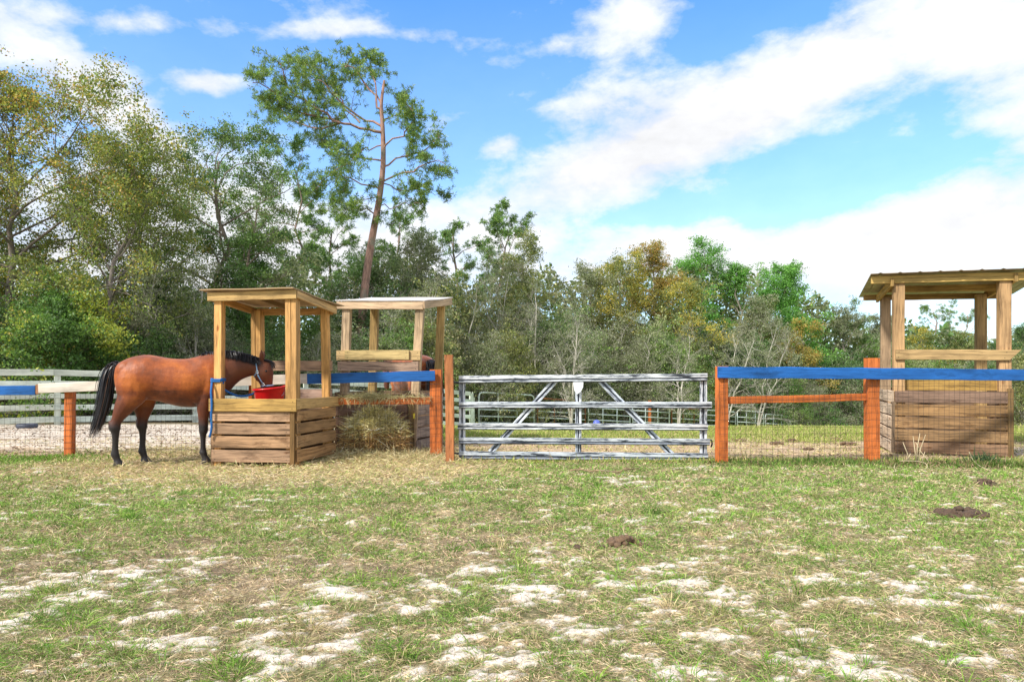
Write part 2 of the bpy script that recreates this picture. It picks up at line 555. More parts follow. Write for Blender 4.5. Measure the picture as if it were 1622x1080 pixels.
def fields(X, Y):
    """how much sand, straw, green and dirt lies at a place"""
    X = np.asarray(X, float); Y = np.asarray(Y, float)
    Ys = np.maximum(Y, 1.2)
    n1 = fbm(X * 1.3 + 3, Y * 2.6, 21, 5, 0.6)
    n2 = fbm(X * 7, Y * 11, 31, 4, 0.6)
    nz = fbm(X * 0.45, Y * 0.6, 41, 3)
    nf = fbm(X * 20, Y * 30, 51, 3, 0.75)
    wx = (fbm(X * 3, Y * 4, 61, 3) - 0.5) * 0.30; wy = (fbm(X * 3 + 9, Y * 4, 71, 3) - 0.5) * 0.30
    X0, Y0 = X, Y
    Xw, Yw = X + wx * np.clip(Y / 4, .5, 2), Y + wy * np.clip(Y / 4, .5, 2)
    pat = np.zeros_like(X)
    for (px, py, rx, ry) in patches:
        d = EYE * F / (py - HY)
        cx = (px - CX) / F * d
        sx = rx / F * d; sy = max(ry * d * d / (EYE * F), 0.02)
        q = ((Xw - cx) / (sx * 1.2)) ** 2 + ((Yw - d) / (sy * 1.35)) ** 2
        pat = np.maximum(pat, np.exp(-q))
    fore = 1 - sst(Y, 8.3, 9.6)
    nearness = 1 - sst(Y, 3.0, 7.0)
    v = pat * 0.55 + (n1 - 0.5) * 1.0 + (n2 - 0.5) * 1.7 + (nf - 0.5) * 1.9 + nearness * 0.09 - 0.05 - 0.10 * sst(Y, 3.8, 5.5)
    sand = sst(v, 0.26, 0.56) * fore
    # paddock beyond the fence
    lp = sst(-X, 2.6, 4.8) * sst(Y, 10.4, 11.2) * (1 - sst(Y, 16.0, 17.0))
    sand = np.maximum(sand, lp * sst(n2 * 0.6 + n1 * 0.6, 0.42, 0.60) * 0.8)
    rp = sst(X, 6.0, 8) * sst(Y, 9.7, 10.1) * (1 - sst(Y, 10.9, 11.4))
    sand = np.maximum(sand, rp * 0.7)
    # straw litter round the two feeding stands
    yl = 7.0 + 0.9 * sst(-X, 3.5, 6.5) + 0.7 * sst(X, -1.2, 0.2) + (nz - 0.5) * 1.2
    straw = sst(Y + (n1 - 0.5) * 1.6 + (n2 - 0.5) * 1.1, yl - 0.6, yl + 1.3) * (1 - sst(Y, 10.3, 11.6)) * sst(X + (n1 - .5), -7.0, -5.6) * (1 - sst(X + (n1 - .5) * 1.4, -1.0, 0.5))
    # dirt behind gate and right fence
    dirt = sst(Y + (n1 - 0.5) * 0.6, 9.2, 9.8) * (1 - sst(Y + (n1 - 0.5) * 3, 11.6, 13.4))
    green = np.clip(0.58 + 0.14 * sst(Y, 3.5, 6) + (nz - 0.5) * 1.5 + (n1 - 0.5) * 1.0, 0, 1)
    green = np.where(Y > 9.5, sst(Y + (n1 - 0.5) * 3, 11.4, 13.4), green)
    green = green * (1 - lp)
    return sand, straw, dirt, green, n1, n2, nf


def make_ground():
    ys = np.concatenate([np.linspace(-60, 0.5, 12), np.arange(0.8, 6, 0.022), np.arange(6, 7, 0.03), np.arange(7, 12, 0.045), np.arange(12, 18, 0.12),
                         np.arange(18, 62, 1.2), np.geomspace(62, 900, 22)])
    xs = np.concatenate([-np.geomspace(900, 12, 26), np.arange(-11.9, 11.9, 0.03), np.geomspace(12, 900, 26)])
    XX, YY = np.meshgrid(xs, ys)
    X = XX.ravel(); Y = YY.ravel()
    sand, straw, dirt, green, n1, n2, nf = fields(X, Y)
    Z = land(X, Y)
    Z = Z + np.where((Y > 0.5) & (Y < 14), (nf - 0.5) * 0.012 + (n2 - 0.5) * 0.02 + sand * 0.008, 0)
    base = np.array([0.27, 0.215, 0.145])
    cols = np.empty((len(X), 3))
    thatch = np.array([0.44, 0.34, 0.235]); dk = np.array([0.17, 0.12, 0.085])
    k = sst(n2 * 0.6 + nf * 0.4, 0.33, 0.62)[:, None]
    cols[:] = dk * (1 - k) + thatch * k
    gcol = np.array([0.17, 0.23, 0.06])
    g = (green * 0.65)[:, None]
    cols = cols * (1 - g) + gcol * g * (0.7 + 0.6 * n2)[:, None] + 0
    dcol = np.array([0.50, 0.37, 0.24]) * (0.50 + 0.70 * n2 + 0.25 * nf)[:, None]
    d_ = dirt[:, None] * 0.9
    cols = cols * (1 - d_) + dcol * d_
    far = (sst(Y, 12, 13.5) * (1 - sst(-X, 2.6, 4.6)))[:, None]
    cols = cols * (1 - far) + np.array([0.27, 0.33, 0.085]) * (0.7 + 0.5 * n1)[:, None] * far
    farl = (sst(Y, 15.5, 17.5) * sst(-X, 2.6, 4.6))[:, None]
    cols = cols * (1 - farl) + np.array([0.16, 0.12, 0.07]) * farl
    scol = np.array([0.52, 0.39, 0.25]) * (0.45 + 0.75 * n2 + 0.25 * nf)[:, None]
    s_ = straw[:, None] * 0.8
    cols = cols * (1 - s_) + scol * s_
    sc = np.array([0.72, 0.64, 0.545]) * (0.66 + 0.30 * n2 + 0.22 * nf)[:, None]
    sm = sand[:, None]
    cols = cols * (1 - sm) + sc * sm
    V = np.stack([X, Y, Z], 1)
    ny, nx = len(ys), len(xs)
    idx = np.arange(ny * nx).reshape(ny, nx)
    Q = np.stack([idx[:-1, :-1].ravel(), idx[:-1, 1:].ravel(), idx[1:, 1:].ravel(), idx[1:, :-1].ravel()], 1)
    me = quads_mesh('ground', V, Q, np.clip(cols, 0, 0.85))
    o = link('ground', me, M_ground, None, True)
    tag(o, kind='structure')


make_ground()
G_FOLIAGE = []
R0 = np.random.default_rng(7)


def pick(rng, pal, n, var=0.18):
    pal = np.array(pal, float)
    i = rng.integers(0, len(pal), n)
    c = pal[i] * (1 + rng.normal(size=(n, 1)) * var)
    return np.clip(c, 0.005, 0.9)


def make_grass():
    rng = R0
    GR = [(0.15, 0.27, 0.045), (0.20, 0.33, 0.06), (0.12, 0.20, 0.045), (0.27, 0.34, 0.09), (0.33, 0.36, 0.13), (0.24, 0.27, 0.11)]
    TN = [(0.58, 0.46, 0.28), (0.48, 0.36, 0.22), (0.34, 0.24, 0.15), (0.66, 0.55, 0.36), (0.23, 0.17, 0.12), (0.45, 0.38, 0.22)]
    # green blades
    N = 620000
    Y = np.exp(rng.uniform(math.log(1.9), math.log(9.75), N)); X = rng.uniform(-1, 1, N) * (0.80 * Y + 0.9)
    sand, straw, dirt, green, n1, n2, nf = fields(X, Y)
    tuft = fbm(X * 5, Y * 6, 77, 3, 0.6)
    tf2 = fbm(X * 16, Y * 18, 87, 2, 0.6)
    prob = np.clip((green * 0.75 + 0.12) * sst(tuft * .55 + tf2 * .45, 0.40, 0.58) * 1.8 + 0.06 + 0.12 * sst(Y, 4, 6), 0.02, 1) * (1 - 0.85 * sand) * (1 - 0.90 * straw)
    keep = rng.random(N) < prob * 0.95
    X, Y, tuft, n1 = X[keep], Y[keep], tuft[keep], n1[keep]
    n = len(X)
    lod = np.clip(Y / 4.5, 0.7, 1.9)
    L = rng.gamma(6, 0.0058, n) * (0.6 + 0.9 * tuft) * np.clip(lod, .9, 1.25)
    D = rng.normal(size=(n, 3)) * np.array([0.75, 0.75, 0.1]) + np.array([0, 0, 0.75])
    Pb = np.stack([X, Y, land(X, Y) - 0.002], 1)
    b = rng.normal(size=(n, 3)) * 0.012; b[:, 2] = -abs(b[:, 2]) - 0.006
    c = pick(rng, GR, n, .25) * np.array([0.9, 1.04, 0.9]) * (1.0 + 0.5 * n1[:, None])
    V, Q, C_ = kites(Pb, D, L, 0.0042 * lod, c, b, rng)
    link('grass', quads_mesh('grass', V, Q, C_), M_blade).__setitem__('kind', 'stuff')
    print('green blades', n)
    # taller tufts near the photographer
    nt = 900
    ty = np.exp(rng.uniform(math.log(2.0), math.log(8.5), nt)); tx = rng.uniform(-1, 1, nt) * (0.8 * ty + 0.9)
    fs = fields(tx, ty); k = rng.random(nt) < (1 - 0.8 * fs[0]) * (1 - fs[1]) * (0.3 + fs[3]); tx, ty = tx[k], ty[k]; nt = len(tx)
    i = np.repeat(np.arange(nt), rng.integers(12, 46, nt)); n = len(i)
    sc = rng.uniform(0.6, 1.5, nt)[i]
    off = rng.normal(size=(n, 2)) * 0.022 * sc[:, None]
    X, Y = tx[i] + off[:, 0], ty[i] + off[:, 1]
    D = np.stack([off[:, 0] * 18, off[:, 1] * 18, np.ones(n) * 0.8], 1) + rng.normal(size=(n, 3)) * 0.25
    b = np.stack([off[:, 0], off[:, 1], -abs(rng.normal(size=n)) * 0.02], 1)
    tone = pick(rng, [(0.16, 0.33, 0.04), (0.24, 0.40, 0.06), (0.12, 0.24, 0.04), (0.34, 0.36, 0.12), (0.44, 0.38, 0.2)], nt)[i]
    V, Q, C_ = kites(np.stack([X, Y, land(X, Y) - .003], 1), D, rng.gamma(6, 0.0095, n) * sc, 0.005 * np.clip(Y / 4.5, .8, 1.6), tone * rng.uniform(.75, 1.25, (n, 1)), b, rng)
    link('grass_tufts', quads_mesh('grass_tufts', V, Q, C_), M_blade).__setitem__('kind', 'stuff')
    # dry thatch
    N = 560000
    Y = np.exp(rng.uniform(math.log(1.9), math.log(9.6), N)); X = rng.uniform(-1, 1, N) * (0.80 * Y + 0.9)
    sand, straw, dirt, green, n1, n2, nf = fields(X, Y)
    keep = rng.random(N) < (1 - 0.85 * sand) * (1 - 0.6 * straw) * np.clip(0.35 + 1.3 * (n2 - 0.3), 0.12, 1)
    X, Y, n2 = X[keep], Y[keep], n2[keep]
    n = len(X)
    lod = np.clip(Y / 4.5, 0.7, 1.9)
    D = rng.normal(size=(n, 3)) * np.array([1, 1, 0.22]); D[:, 2] = abs(D[:, 2])
    Pb = np.stack([X, Y, land(X, Y) + rng.uniform(0, 0.014, n)], 1)
    L = rng.gamma(6, 0.0072, n)
    c = pick(rng, TN, n, .25) * (0.55 + 0.95 * n2[:, None])
    V, Q, C_ = kites(Pb, D, L, 0.0036 * lod, c, None, rng)
    link('dry_grass', quads_mesh('dry_grass', V, Q, C_), M_straw).__setitem__('kind', 'stuff')
    # hay litter round the stands and behind the gate
    N = 330000
    Y = rng.uniform(6.2, 13, N); X = rng.uniform(-9, 9, N)
    sand, straw, dirt, green, n1, n2, nf = fields(X, Y)
    w = np.clip(straw * 0.9 + dirt * 0.30 * (n1 > 0.42), 0, 1)
    keep = rng.random(N) < w * np.clip(0.3 + 1.8 * (n2 - 0.3), 0.1, 1)
    X, Y, n2, straw, nfk = X[keep], Y[keep], n2[keep], straw[keep], nf[keep]
    n = len(X)
    D = rng.normal(size=(n, 3)) * np.array([1, 1, 0.3]); D[:, 2] = abs(D[:, 2])
    Pb = np.stack([X, Y, land(X, Y) + rng.uniform(0, 0.03, n) * (0.3 + straw)], 1)
    L = rng.gamma(5, 0.014, n)
    c = pick(rng, [(0.62, 0.51, 0.29), (0.54, 0.42, 0.22), (0.68, 0.58, 0.36), (0.42, 0.38, 0.18), (0.36, 0.26, 0.15), (0.44, 0.46, 0.17), (0.30, 0.36, 0.12)], n, .25) * (0.6 + 0.8 * n2[:, None])
    V, Q, C_ = kites(Pb, D, L, 0.0065, c, None, rng)
    link('hay_litter', quads_mesh('hay_litter', V, Q, C_), M_straw).__setitem__('kind', 'stuff')
    # pasture beyond the fences
    N = 260000
    Y = np.exp(rng.uniform(math.log(9.2), math.log(22), N)); X = rng.uniform(-0.25, 0.88, N) * Y
    sand, straw, dirt, green, n1, n2, nf = fields(X, Y)
    keep = rng.random(N) < np.clip(green * (1 - sand), 0.03, 0.9) * (1 - straw)
    X, Y, n1 = X[keep], Y[keep], n1[keep]; n = len(X)
    D = rng.normal(size=(n, 3)) * np.array([0.6, 0.6, 0.1]) + np.array([0, 0, 0.7])
    c = pick(rng, [(0.30, 0.38, 0.08), (0.24, 0.34, 0.06), (0.40, 0.42, 0.14), (0.46, 0.38, 0.2)], n) * (0.8 + 0.5 * n1[:, None])
    V, Q, C_ = kites(np.stack([X, Y, land(X, Y)], 1), D, rng.gamma(6, 0.009, n), 0.012, c, None, rng)
    link('pasture_grass', quads_mesh('pasture_grass', V, Q, C_), M_blade).__setitem__('kind', 'stuff')
    # manure crumbs and leaf litter strewn over the paddock
    N = 30000
    Y = rng.uniform(9.7, 16, N); X = rng.uniform(-0.82, 0.85, N) * Y
    s = fields(X, Y); k = rng.random(N) < np.clip((s[5] - 0.35) * 2.2, 0, 1) * np.where(X < -2.5, 1.0, 0.45) * (1 - 0.8 * s[3])
    X, Y = X[k], Y[k]; n = len(X)
    D = rng.normal(size=(n, 3)) * np.array([1, 1, 0.4]); D[:, 2] = abs(D[:, 2])
    c = pick(rng, [(0.20, 0.14, 0.10), (0.30, 0.21, 0.15), (0.36, 0.27, 0.19), (0.15, 0.11, 0.08)], n)
    V, Q, C_ = kites(np.stack([X, Y, land(X, Y) + .004], 1), D, rng.gamma(5, 0.010, n), 0.022, c, None, rng)
    link('leaf_litter', quads_mesh('leaf_litter', V, Q, C_), M_straw).__setitem__('kind', 'stuff')


make_grass()


# ------------------------------------------------------------------ trees
class Tree:
    def __init__(s, seed):
        s.rng = np.random.default_rng(seed)
        s.V = []; s.Q = []; s.C = []; s.nv = 0
        s.anchor = []   # leaf anchors (point, direction)

    def tube(s, pts, r0, r1, k, col):
        pts = np.asarray(pts, float); n = len(pts)
        T = np.gradient(pts, axis=0); T /= (np.linalg.norm(T, axis=1)[:, None] + 1e-9)
        ref = np.array([0.3, 0.2, 1.0]) if abs(T[0, 2]) < 0.9 else np.array([1.0, 0.1, 0])
        A = ref - T * (T @ ref)[:, None]; A /= (np.linalg.norm(A, axis=1)[:, None] + 1e-9)
        B = np.cross(T, A)
        r = np.linspace(r0, r1, n)[:, None, None]
        an = np.arange(k) * 2 * math.pi / k
        V = pts[:, None, :] + r * (A[:, None, :] * np.cos(an)[None, :, None] + B[:, None, :] * np.sin(an)[None, :, None])
        idx = np.arange(n * k).reshape(n, k) + s.nv
        nx = np.roll(idx, -1, axis=1)
        Q = np.stack([idx[:-1], nx[:-1], nx[1:], idx[1:]], -1).reshape(-1, 4)
        s.V.append(V.reshape(-1, 3)); s.Q.append(Q); s.C.append(np.tile(col, (n * k, 1))); s.nv += n * k

    def path(s, p, d, L, n, wob, droop=0.0, up=0.0):
        pts = [np.array(p, float)]
        d = np.array(d, float); d /= np.linalg.norm(d)
        for i in range(n):
            d = d + s.rng.normal(size=3) * wob + np.array([0, 0, up - droop * (i / n)])
            d /= np.linalg.norm(d)
            pts.append(pts[-1] + d * L / n)
        return np.array(pts)

    def sub(s, pts, r, L, lev, nsub, wob, bark, droop, up):
        """side shoots of a branch, level by level, ending in leaf anchors"""
        rng = s.rng
        if lev == 0:
            for q in (0.35, 0.65, 1.0):
                s.anchor.append(pts[min(len(pts) - 1, int(round(q * (len(pts) - 1))))])
            return
        n = len(pts)
        for i in range(nsub[0]):
            q = 0.25 + 0.75 * (i + rng.random()) / nsub[0]
            f = q * (n - 1); j = min(int(f), n - 2); p = pts[j] + (pts[j + 1] - pts[j]) * (f - j)
            T = pts[j + 1] - pts[j]; T /= np.linalg.norm(T)
            d = T * 0.75 + rng.normal(size=3) * 0.62 + np.array([0, 0, up])
            l = L * (0.55 - 0.25 * q) * rng.uniform(0.7, 1.3)
            if lev == 1: l = max(l, 0.25)
            sp = s.path(p, d, l, 4 if lev > 1 else 3, wob, droop)
            rr = r * (1 - 0.6 * q) * 0.5
            s.tube(sp, rr, rr * 0.35, 4 if lev > 1 else 3, bark)
            s.sub(sp, rr, l, lev - 1, nsub[1:], wob, bark, droop, up)

    def wood(s):
        return np.concatenate(s.V), np.concatenate(s.Q), np.concatenate(s.C)

    def leaves(s, n, size, pal, sigma, aspect=0.5, clump=0.6, hang=0.0, zscale=0.8, var=0.2):
        rng = s.rng
        A = np.array(s.anchor)
        # some shoots carry more leaves than others
        w = rng.gamma(1.2, 1, len(A)); w /= w.sum()
        nt = max(40, n // 16)                     # leaves sit in sprays
        ti = rng.choice(len(A), nt, p=w)
        tc = A[ti] + rng.normal(size=(nt, 3)) * sigma * 0.75 * np.array([1, 1, zscale])
        j = rng.integers(0, nt, n)
        Pc = tc[j] + rng.normal(size=(n, 3)) * sigma * 0.42 * np.array([1.15, 1.15, zscale * 0.8])
        D = rng.normal(size=(n, 3)) + np.array([0, 0, -hang])
        pal = np.array(pal, float)
        # colour changes from clump to clump
        cn = fbm(Pc[:, 0] * clump + Pc[:, 2] * clump * 0.8, Pc[:, 1] * clump - Pc[:, 2] * clump * 0.6, 3, 2)
        k = np.clip((cn - 0.25) / 0.5 + rng.normal(size=n) * 0.22, 0, 0.999) * len(pal)
        c = pal[k.astype(int)] * np.clip(1 + rng.normal(size=(n, 1)) * var * 1.5, 0.35, 2.0)
        L = size * rng.uniform(0.6, 1.4, n)
        D /= np.linalg.norm(D, axis=1)[:, None]
        V, Q, C_ = kites(Pc - D * L[:, None] * 0.5, D, L, L * aspect, c, None, rng)
        return V, Q, C_


def plant_object(kind, T, base, leaf, label, group=None, part='trunk'):
    """T: Tree in local coordinates"""
    root = empty(kind, base)
    tag(root, label, 'bush' if 'bush' in kind or 'shrub' in kind else 'tree', group)
    V, Q, C_ = T.wood()
    o = bpy.data.objects.new('trunk' if part == 'trunk' else 'stems', quads_mesh('trunk', V, Q, C_))
    o.data.materials.append(M_bark)
    o.data.polygons.foreach_set('use_smooth', [True] * len(o.data.polygons))
    COL.objects.link(o); o.parent = root
    if leaf:
        VV = [np.concatenate([l[0] for l in leaf])]
        qs = []; off = 0
        for l in leaf:
            qs.append(l[1] + off); off += len(l[0])
        me = quads_mesh('crown', VV[0], np.concatenate(qs), np.concatenate([l[2] for l in leaf]))
        me.materials.append(M_leaf)
        c = bpy.data.objects.new('crown' if part == 'trunk' else 'foliage', me)
        COL.objects.link(c); c.parent = root
    return root


def copy_plant(src, loc, rz, sc, label=None, group=None):
    r = src.copy(); COL.objects.link(r)
    r.location = loc; r.rotation_euler = (0, 0, rz); r.scale = sc if isinstance(sc, tuple) else (sc, sc, sc)
    if label: r['label'] = label
    if group: r['group'] = group
    for ch in list(src.children):
        c = ch.copy(); COL.objects.link(c); c.parent = r
    return r


def broadleaf(seed, H, spread, cb, nprim, pal, nleaf, size, sigma, bark=(0.26, 0.22, 0.18), lean=(0, 0), rtr=None, nsub=(5, 5), up=0.35,
              profile='round', multi=1, aspect=0.55, clump=0.55, droop=0.1, wob=0.16, ang=0.55, hang=0.2, zs=0.8, trunkshow=0.0):
    T = Tree(seed); rng = T.rng
    rtr = rtr or H * 0.014
    for mi in range(multi):
        a0 = rng.uniform(0, 6.28)
        lx, ly = lean if multi == 1 else (lean[0] + math.cos(a0) * 0.16 * H / multi ** .3 * rng.uniform(.4, 1), lean[1] + math.sin(a0) * 0.16 * H * rng.uniform(.4, 1))
        hh = H * (1 if mi == 0 else rng.uniform(0.65, 0.95))
        n = 9
        tr = np.array([[lx * (i / n) ** 1.3 + rng.normal() * 0.02 * H * (i / n), ly * (i / n) ** 1.3 + rng.normal() * 0.02 * H * (i / n), hh * i / n * 0.93 - 0.15 * (i == 0)] for i in range(n + 1)])
        T.tube(tr, rtr, rtr * 0.2, 8, bark)
        for i in range(nprim):
            q = cb + (1 - cb) * (i + rng.random() * 0.8) / nprim
            q = min(q, 0.985)
            f = q * n; j = min(int(f), n - 1); p = tr[j] + (tr[j + 1] - tr[j]) * (f - j)
            a = i * 2.4 + rng.uniform(-0.5, 0.5) + a0
            u = (q - cb) / (1 - cb)
            if profile == 'round': pr = math.sin(math.pi * min(0.97, 0.18 + 0.72 * u)) ** 0.7
            elif profile == 'cone': pr = 1.05 - 0.8 * u
            elif profile == 'top': pr = 0.35 + 0.65 * math.sin(math.pi * min(0.95, 0.15 + 0.7 * u))
            else: pr = 0.9 - 0.35 * u
            l = spread * pr * rng.uniform(0.7, 1.25)
            el_ = ang + 0.7 * u
            d = np.array([math.cos(a) * math.cos(el_), math.sin(a) * math.cos(el_), math.sin(el_)])
            pts = T.path(p, d, l, 5, wob, droop)
            rr = rtr * (1 - 0.75 * q) * 0.55
            T.tube(pts, rr, rr * 0.25, 5, bark)
            T.sub(pts, rr, l, len(nsub), nsub, wob, bark, droop, up * 0.5)
    top = float(np.percentile(np.array(T.anchor)[:, 2], 99.7)) + sigma * 0.8
    kz = H / top
    for v in T.V: v[:, 2] *= kz
    T.anchor = [a * np.array([1, 1, kz]) for a in T.anchor]
    lf = [T.leaves(int(nleaf * 1.6), size * 0.76, pal, sigma, aspect, clump, hang, zs)] if nleaf else []
    return T, lf


# palettes
DKG = [(0.045, 0.085, 0.025), (0.065, 0.115, 0.035), (0.05, 0.10, 0.04), (0.09, 0.14, 0.05), (0.12, 0.15, 0.08)]
MDG = [(0.07, 0.13, 0.035), (0.10, 0.17, 0.045), (0.13, 0.19, 0.05), (0.09, 0.13, 0.05), (0.17, 0.19, 0.10)]
YEL = [(0.08, 0.115, 0.03), (0.12, 0.145, 0.035), (0.20, 0.165, 0.035), (0.15, 0.17, 0.04), (0.22, 0.14, 0.035), (0.09, 0.13, 0.035), (0.12, 0.15, 0.04)]
ORA = [(0.13, 0.13, 0.04), (0.22, 0.135, 0.035), (0.17, 0.16, 0.05), (0.27, 0.17, 0.045), (0.19, 0.18, 0.045), (0.12, 0.14, 0.05)]
GOL = [(0.09, 0.12, 0.045), (0.17, 0.18, 0.045), (0.28, 0.235, 0.045), (0.30, 0.24, 0.05), (0.13, 0.15, 0.055)]
LIM = [(0.07, 0.17, 0.035), (0.10, 0.22, 0.045), (0.065, 0.14, 0.035), (0.14, 0.27, 0.06)]
GRY = [(0.13, 0.145, 0.09), (0.09, 0.115, 0.055), (0.18, 0.185, 0.135), (0.085, 0.115, 0.045), (0.15, 0.15, 0.11)]
PIN = [(0.045, 0.10, 0.03), (0.07, 0.13, 0.04), (0.10, 0.17, 0.045), (0.13, 0.19, 0.05)]
OLV = [(0.13, 0.14, 0.05), (0.09, 0.12, 0.045), (0.18, 0.18, 0.07), (0.12, 0.16, 0.06), (0.22, 0.21, 0.12)]
GBARK = (0.40, 0.37, 0.33)


def at(px, d): return (gx(px, d), d, gz(gx(px, d), d) - 0.05)


def hgt(py, d, px=CX):
    return EYE + (HY - py) / F * d - gz(gx(px, d), d) + 0.05


# -- tall yellowing trees at the left
T, lf = broadleaf(11, hgt(78, 21), 4.6, 0.25, 26, YEL, 60000, 0.10, 0.24, nsub=(6, 6), profile='round', ang=0.35, clump=0.5, bark=(0.22, 0.18, 0.15))
plant_object('broadleaf_tree', T, at(18, 21), lf, 'tallest broadleaf tree with yellow and olive leaves at the left end of the woods')
T, lf = broadleaf(12, hgt(205, 20.5), 3.4, 0.22, 22, YEL[:4] + OLV[:2] + YEL[5:], 27000, 0.095, 0.24, nsub=(6, 5), profile='round', ang=0.5, lean=(0.8, 0), clump=0.6, bark=(0.25, 0.21, 0.18))
plant_object('broadleaf_tree', T, at(158, 20.5), lf, 'golden-green sparse tree right of the tallest yellow tree')
T, lf = broadleaf(13, hgt(240, 24), 3.0, 0.3, 18, OLV + MDG[:2], 9500, 0.10, 0.25, nsub=(5, 5), profile='round', ang=0.6, bark=(0.34, 0.30, 0.26))
plant_object('broadleaf_tree', T, at(228, 24), lf, 'thin olive tree with pale limbs between the golden-green tree and the dark clumped oak')
# -- dark tree with clumped crown, two trunks
T, lf = broadleaf(14, hgt(192, 25), 3.1, 0.42, 15, DKG + MDG[:1], 17000, 0.105, 0.21, nsub=(5, 5), profile='top', ang=0.55, clump=0.5, wob=0.2, rtr=0.17, bark=(0.20, 0.16, 0.13))
plant_object('oak_tree', T, at(346, 25), lf, 'dark green oak with clumped crown and bare lower trunk left of the leaning pine')
T, lf = broadleaf(15, hgt(262, 26), 2.3, 0.42, 13, MDG, 10000, 0.105, 0.22, nsub=(5, 5), profile='top', ang=0.6, rtr=0.13, bark=(0.33, 0.26, 0.21))
plant_object('oak_tree', T, at(392, 26), lf, 'smaller mid-green oak with slender brown trunk just right of the dark clumped oak')


# -- pines: needles set in tufts at the shoot ends
def needles(T, n, size, pal, sigma, aspect=0.16):
    rng = T.rng
    A = np.array(T.anchor)
    nt = n // 20
    tc = A[rng.integers(0, len(A), nt)] + rng.normal(size=(nt, 3)) * sigma * np.array([1, 1, 0.6])
    tb = rng.uniform(0.6, 1.25, (nt, 1))
    i = rng.integers(0, nt, n)
    D = rng.normal(size=(n, 3)) + np.array([0, 0, 0.35]); D /= np.linalg.norm(D, axis=1)[:, None]
    Pc = tc[i] + rng.normal(size=(n, 3)) * 0.02
    c = np.array(pal)[rng.integers(0, len(pal), n)] * np.clip(1 + rng.normal(size=(n, 1)) * 0.2, .4, 1.7) * tb[i]
    V, Q, C_ = kites(Pc, D, size * rng.uniform(0.6, 1.3, n), size * aspect, c, None, rng)
    return V, Q, C_


def px_path(pts, d, base, rng, dz=0.0):
    out = []
    for i, (a, b) in enumerate(pts):
        dd = d + dz * i / max(1, len(pts) - 1)
        p = P(a, b, dd)
        out.append([p.x - base[0], p.y - base[1], p.z - base[2]])
    return np.array(out)


def smooth_path(p, m=3):
    p = np.asarray(p, float)
    out = []
    for i in range(len(p) - 1):
        a = p[max(i - 1, 0)]; b = p[i]; c = p[i + 1]; e = p[min(i + 2, len(p) - 1)]
        for k in range(m):
            t_ = k / m
            out.append(0.5 * ((2 * b) + (-a + c) * t_ + (2 * a - 5 * b + 4 * c - e) * t_ ** 2 + (-a + 3 * b - 3 * c + e) * t_ ** 3))
    out.append(p[-1])
    return np.array(out)


def big_pine():
    D0 = 29.0
    base = at(566, D0)
    T = Tree(40); rng = T.rng
    bark = (0.34, 0.20, 0.155)
    tr = smooth_path(px_path([(562, 700), (566, 600), (572, 520), (580, 440), (590, 375), (600, 320), (607, 260), (606, 200), (604, 165), (609, 128)], D0, base, rng))
    T.tube(tr, 0.23, 0.05, 10, bark)
    # limbs read off their own places, each leaving the trunk at a different depth
    limbs = [
        ([(606, 210), (570, 200), (530, 190), (490, 165), (460, 140), (443, 100)], -1.6, 0.11),
        ([(604, 200), (560, 180), (520, 140), (503, 112), (480, 102)], 1.8, 0.09),
        ([(606, 175), (585, 140), (560, 110), (545, 108), (560, 98)], 0.6, 0.08),
        ([(530, 190), (480, 180), (440, 150), (400, 132)], -2.6, 0.08),
        ([(540, 195), (490, 200), (450, 175), (425, 150)], 2.0, 0.07),
        ([(604, 165), (590, 120), (585, 108), (597, 104)], 1.6, 0.06),
        ([(606, 255), (560, 250), (520, 235), (500, 210)], 2.2, 0.07),
        ([(606, 240), (635, 215), (655, 190), (640, 160)], -1.0, 0.07),
        ([(606, 265), (640, 250), (680, 230), (695, 215)], 1.2, 0.07),
        ([(604, 290), (640, 275), (675, 262), (705, 260)], -0.8, 0.07),
        ([(600, 300), (560, 285), (520, 280), (500, 300)], -1.2, 0.06),
        ([(602, 285), (630, 300), (665, 300), (690, 310)], 1.6, 0.05),
        ([(606, 230), (580, 235), (560, 250), (530, 270)], -2.0, 0.05),
        ([(596, 330), (620, 330), (650, 320), (670, 330)], 0.5, 0.05),
        ([(594, 340), (560, 330), (530, 320), (520, 335)], 1.2, 0.05),
        ([(606, 200), (630, 180), (645, 165)], 2.0, 0.05),
        ([(570, 195), (540, 160), (510, 130), (480, 120)], 0.2, 0.06),
        ([(600, 310), (570, 320), (545, 335)], -2.0, 0.04),
    ]
    for (pp, dz, r) in limbs:
        r *= 0.62
        b = smooth_path(px_path(pp, D0, base, rng, dz))
        b[1:-1] += rng.normal(size=b[1:-1].shape) * 0.07
        T.tube(b, r, r * 0.3, 6, bark)
        L = np.linalg.norm(np.diff(b, axis=0), axis=1).sum()
        T.sub(b, r * 0.7, L * 0.44 + 0.5, 2, (max(7, int(L * 3.6)), 7), 0.2, (0.20, 0.14, 0.11), 0.10, 0.08)
    lf = [needles(T, 68000, 0.165, PIN + [(0.15, 0.19, 0.04), (0.13, 0.18, 0.04)], 0.11, 0.15)]
    plant_object('pine_tree', T, base, lf, 'tall leaning pine with reddish trunk and broken top rising above all other trees')


big_pine()


def pine(seed, px, py, d, spread, n, label, cb=0.5, nprim=12, lean=(0, 0), group=None, rtr=None):
    T, _ = broadleaf(seed, hgt(py, d), spread, cb, nprim, PIN, 0, 0.1, 0.2, nsub=(5, 4), profile='top', ang=0.25, lean=lean, bark=(0.30, 0.21, 0.17), rtr=rtr)
    plant_object('pine_tree', T, at(px, d), [needles(T, n, 0.20, PIN, 0.13, 0.16)], label, group)


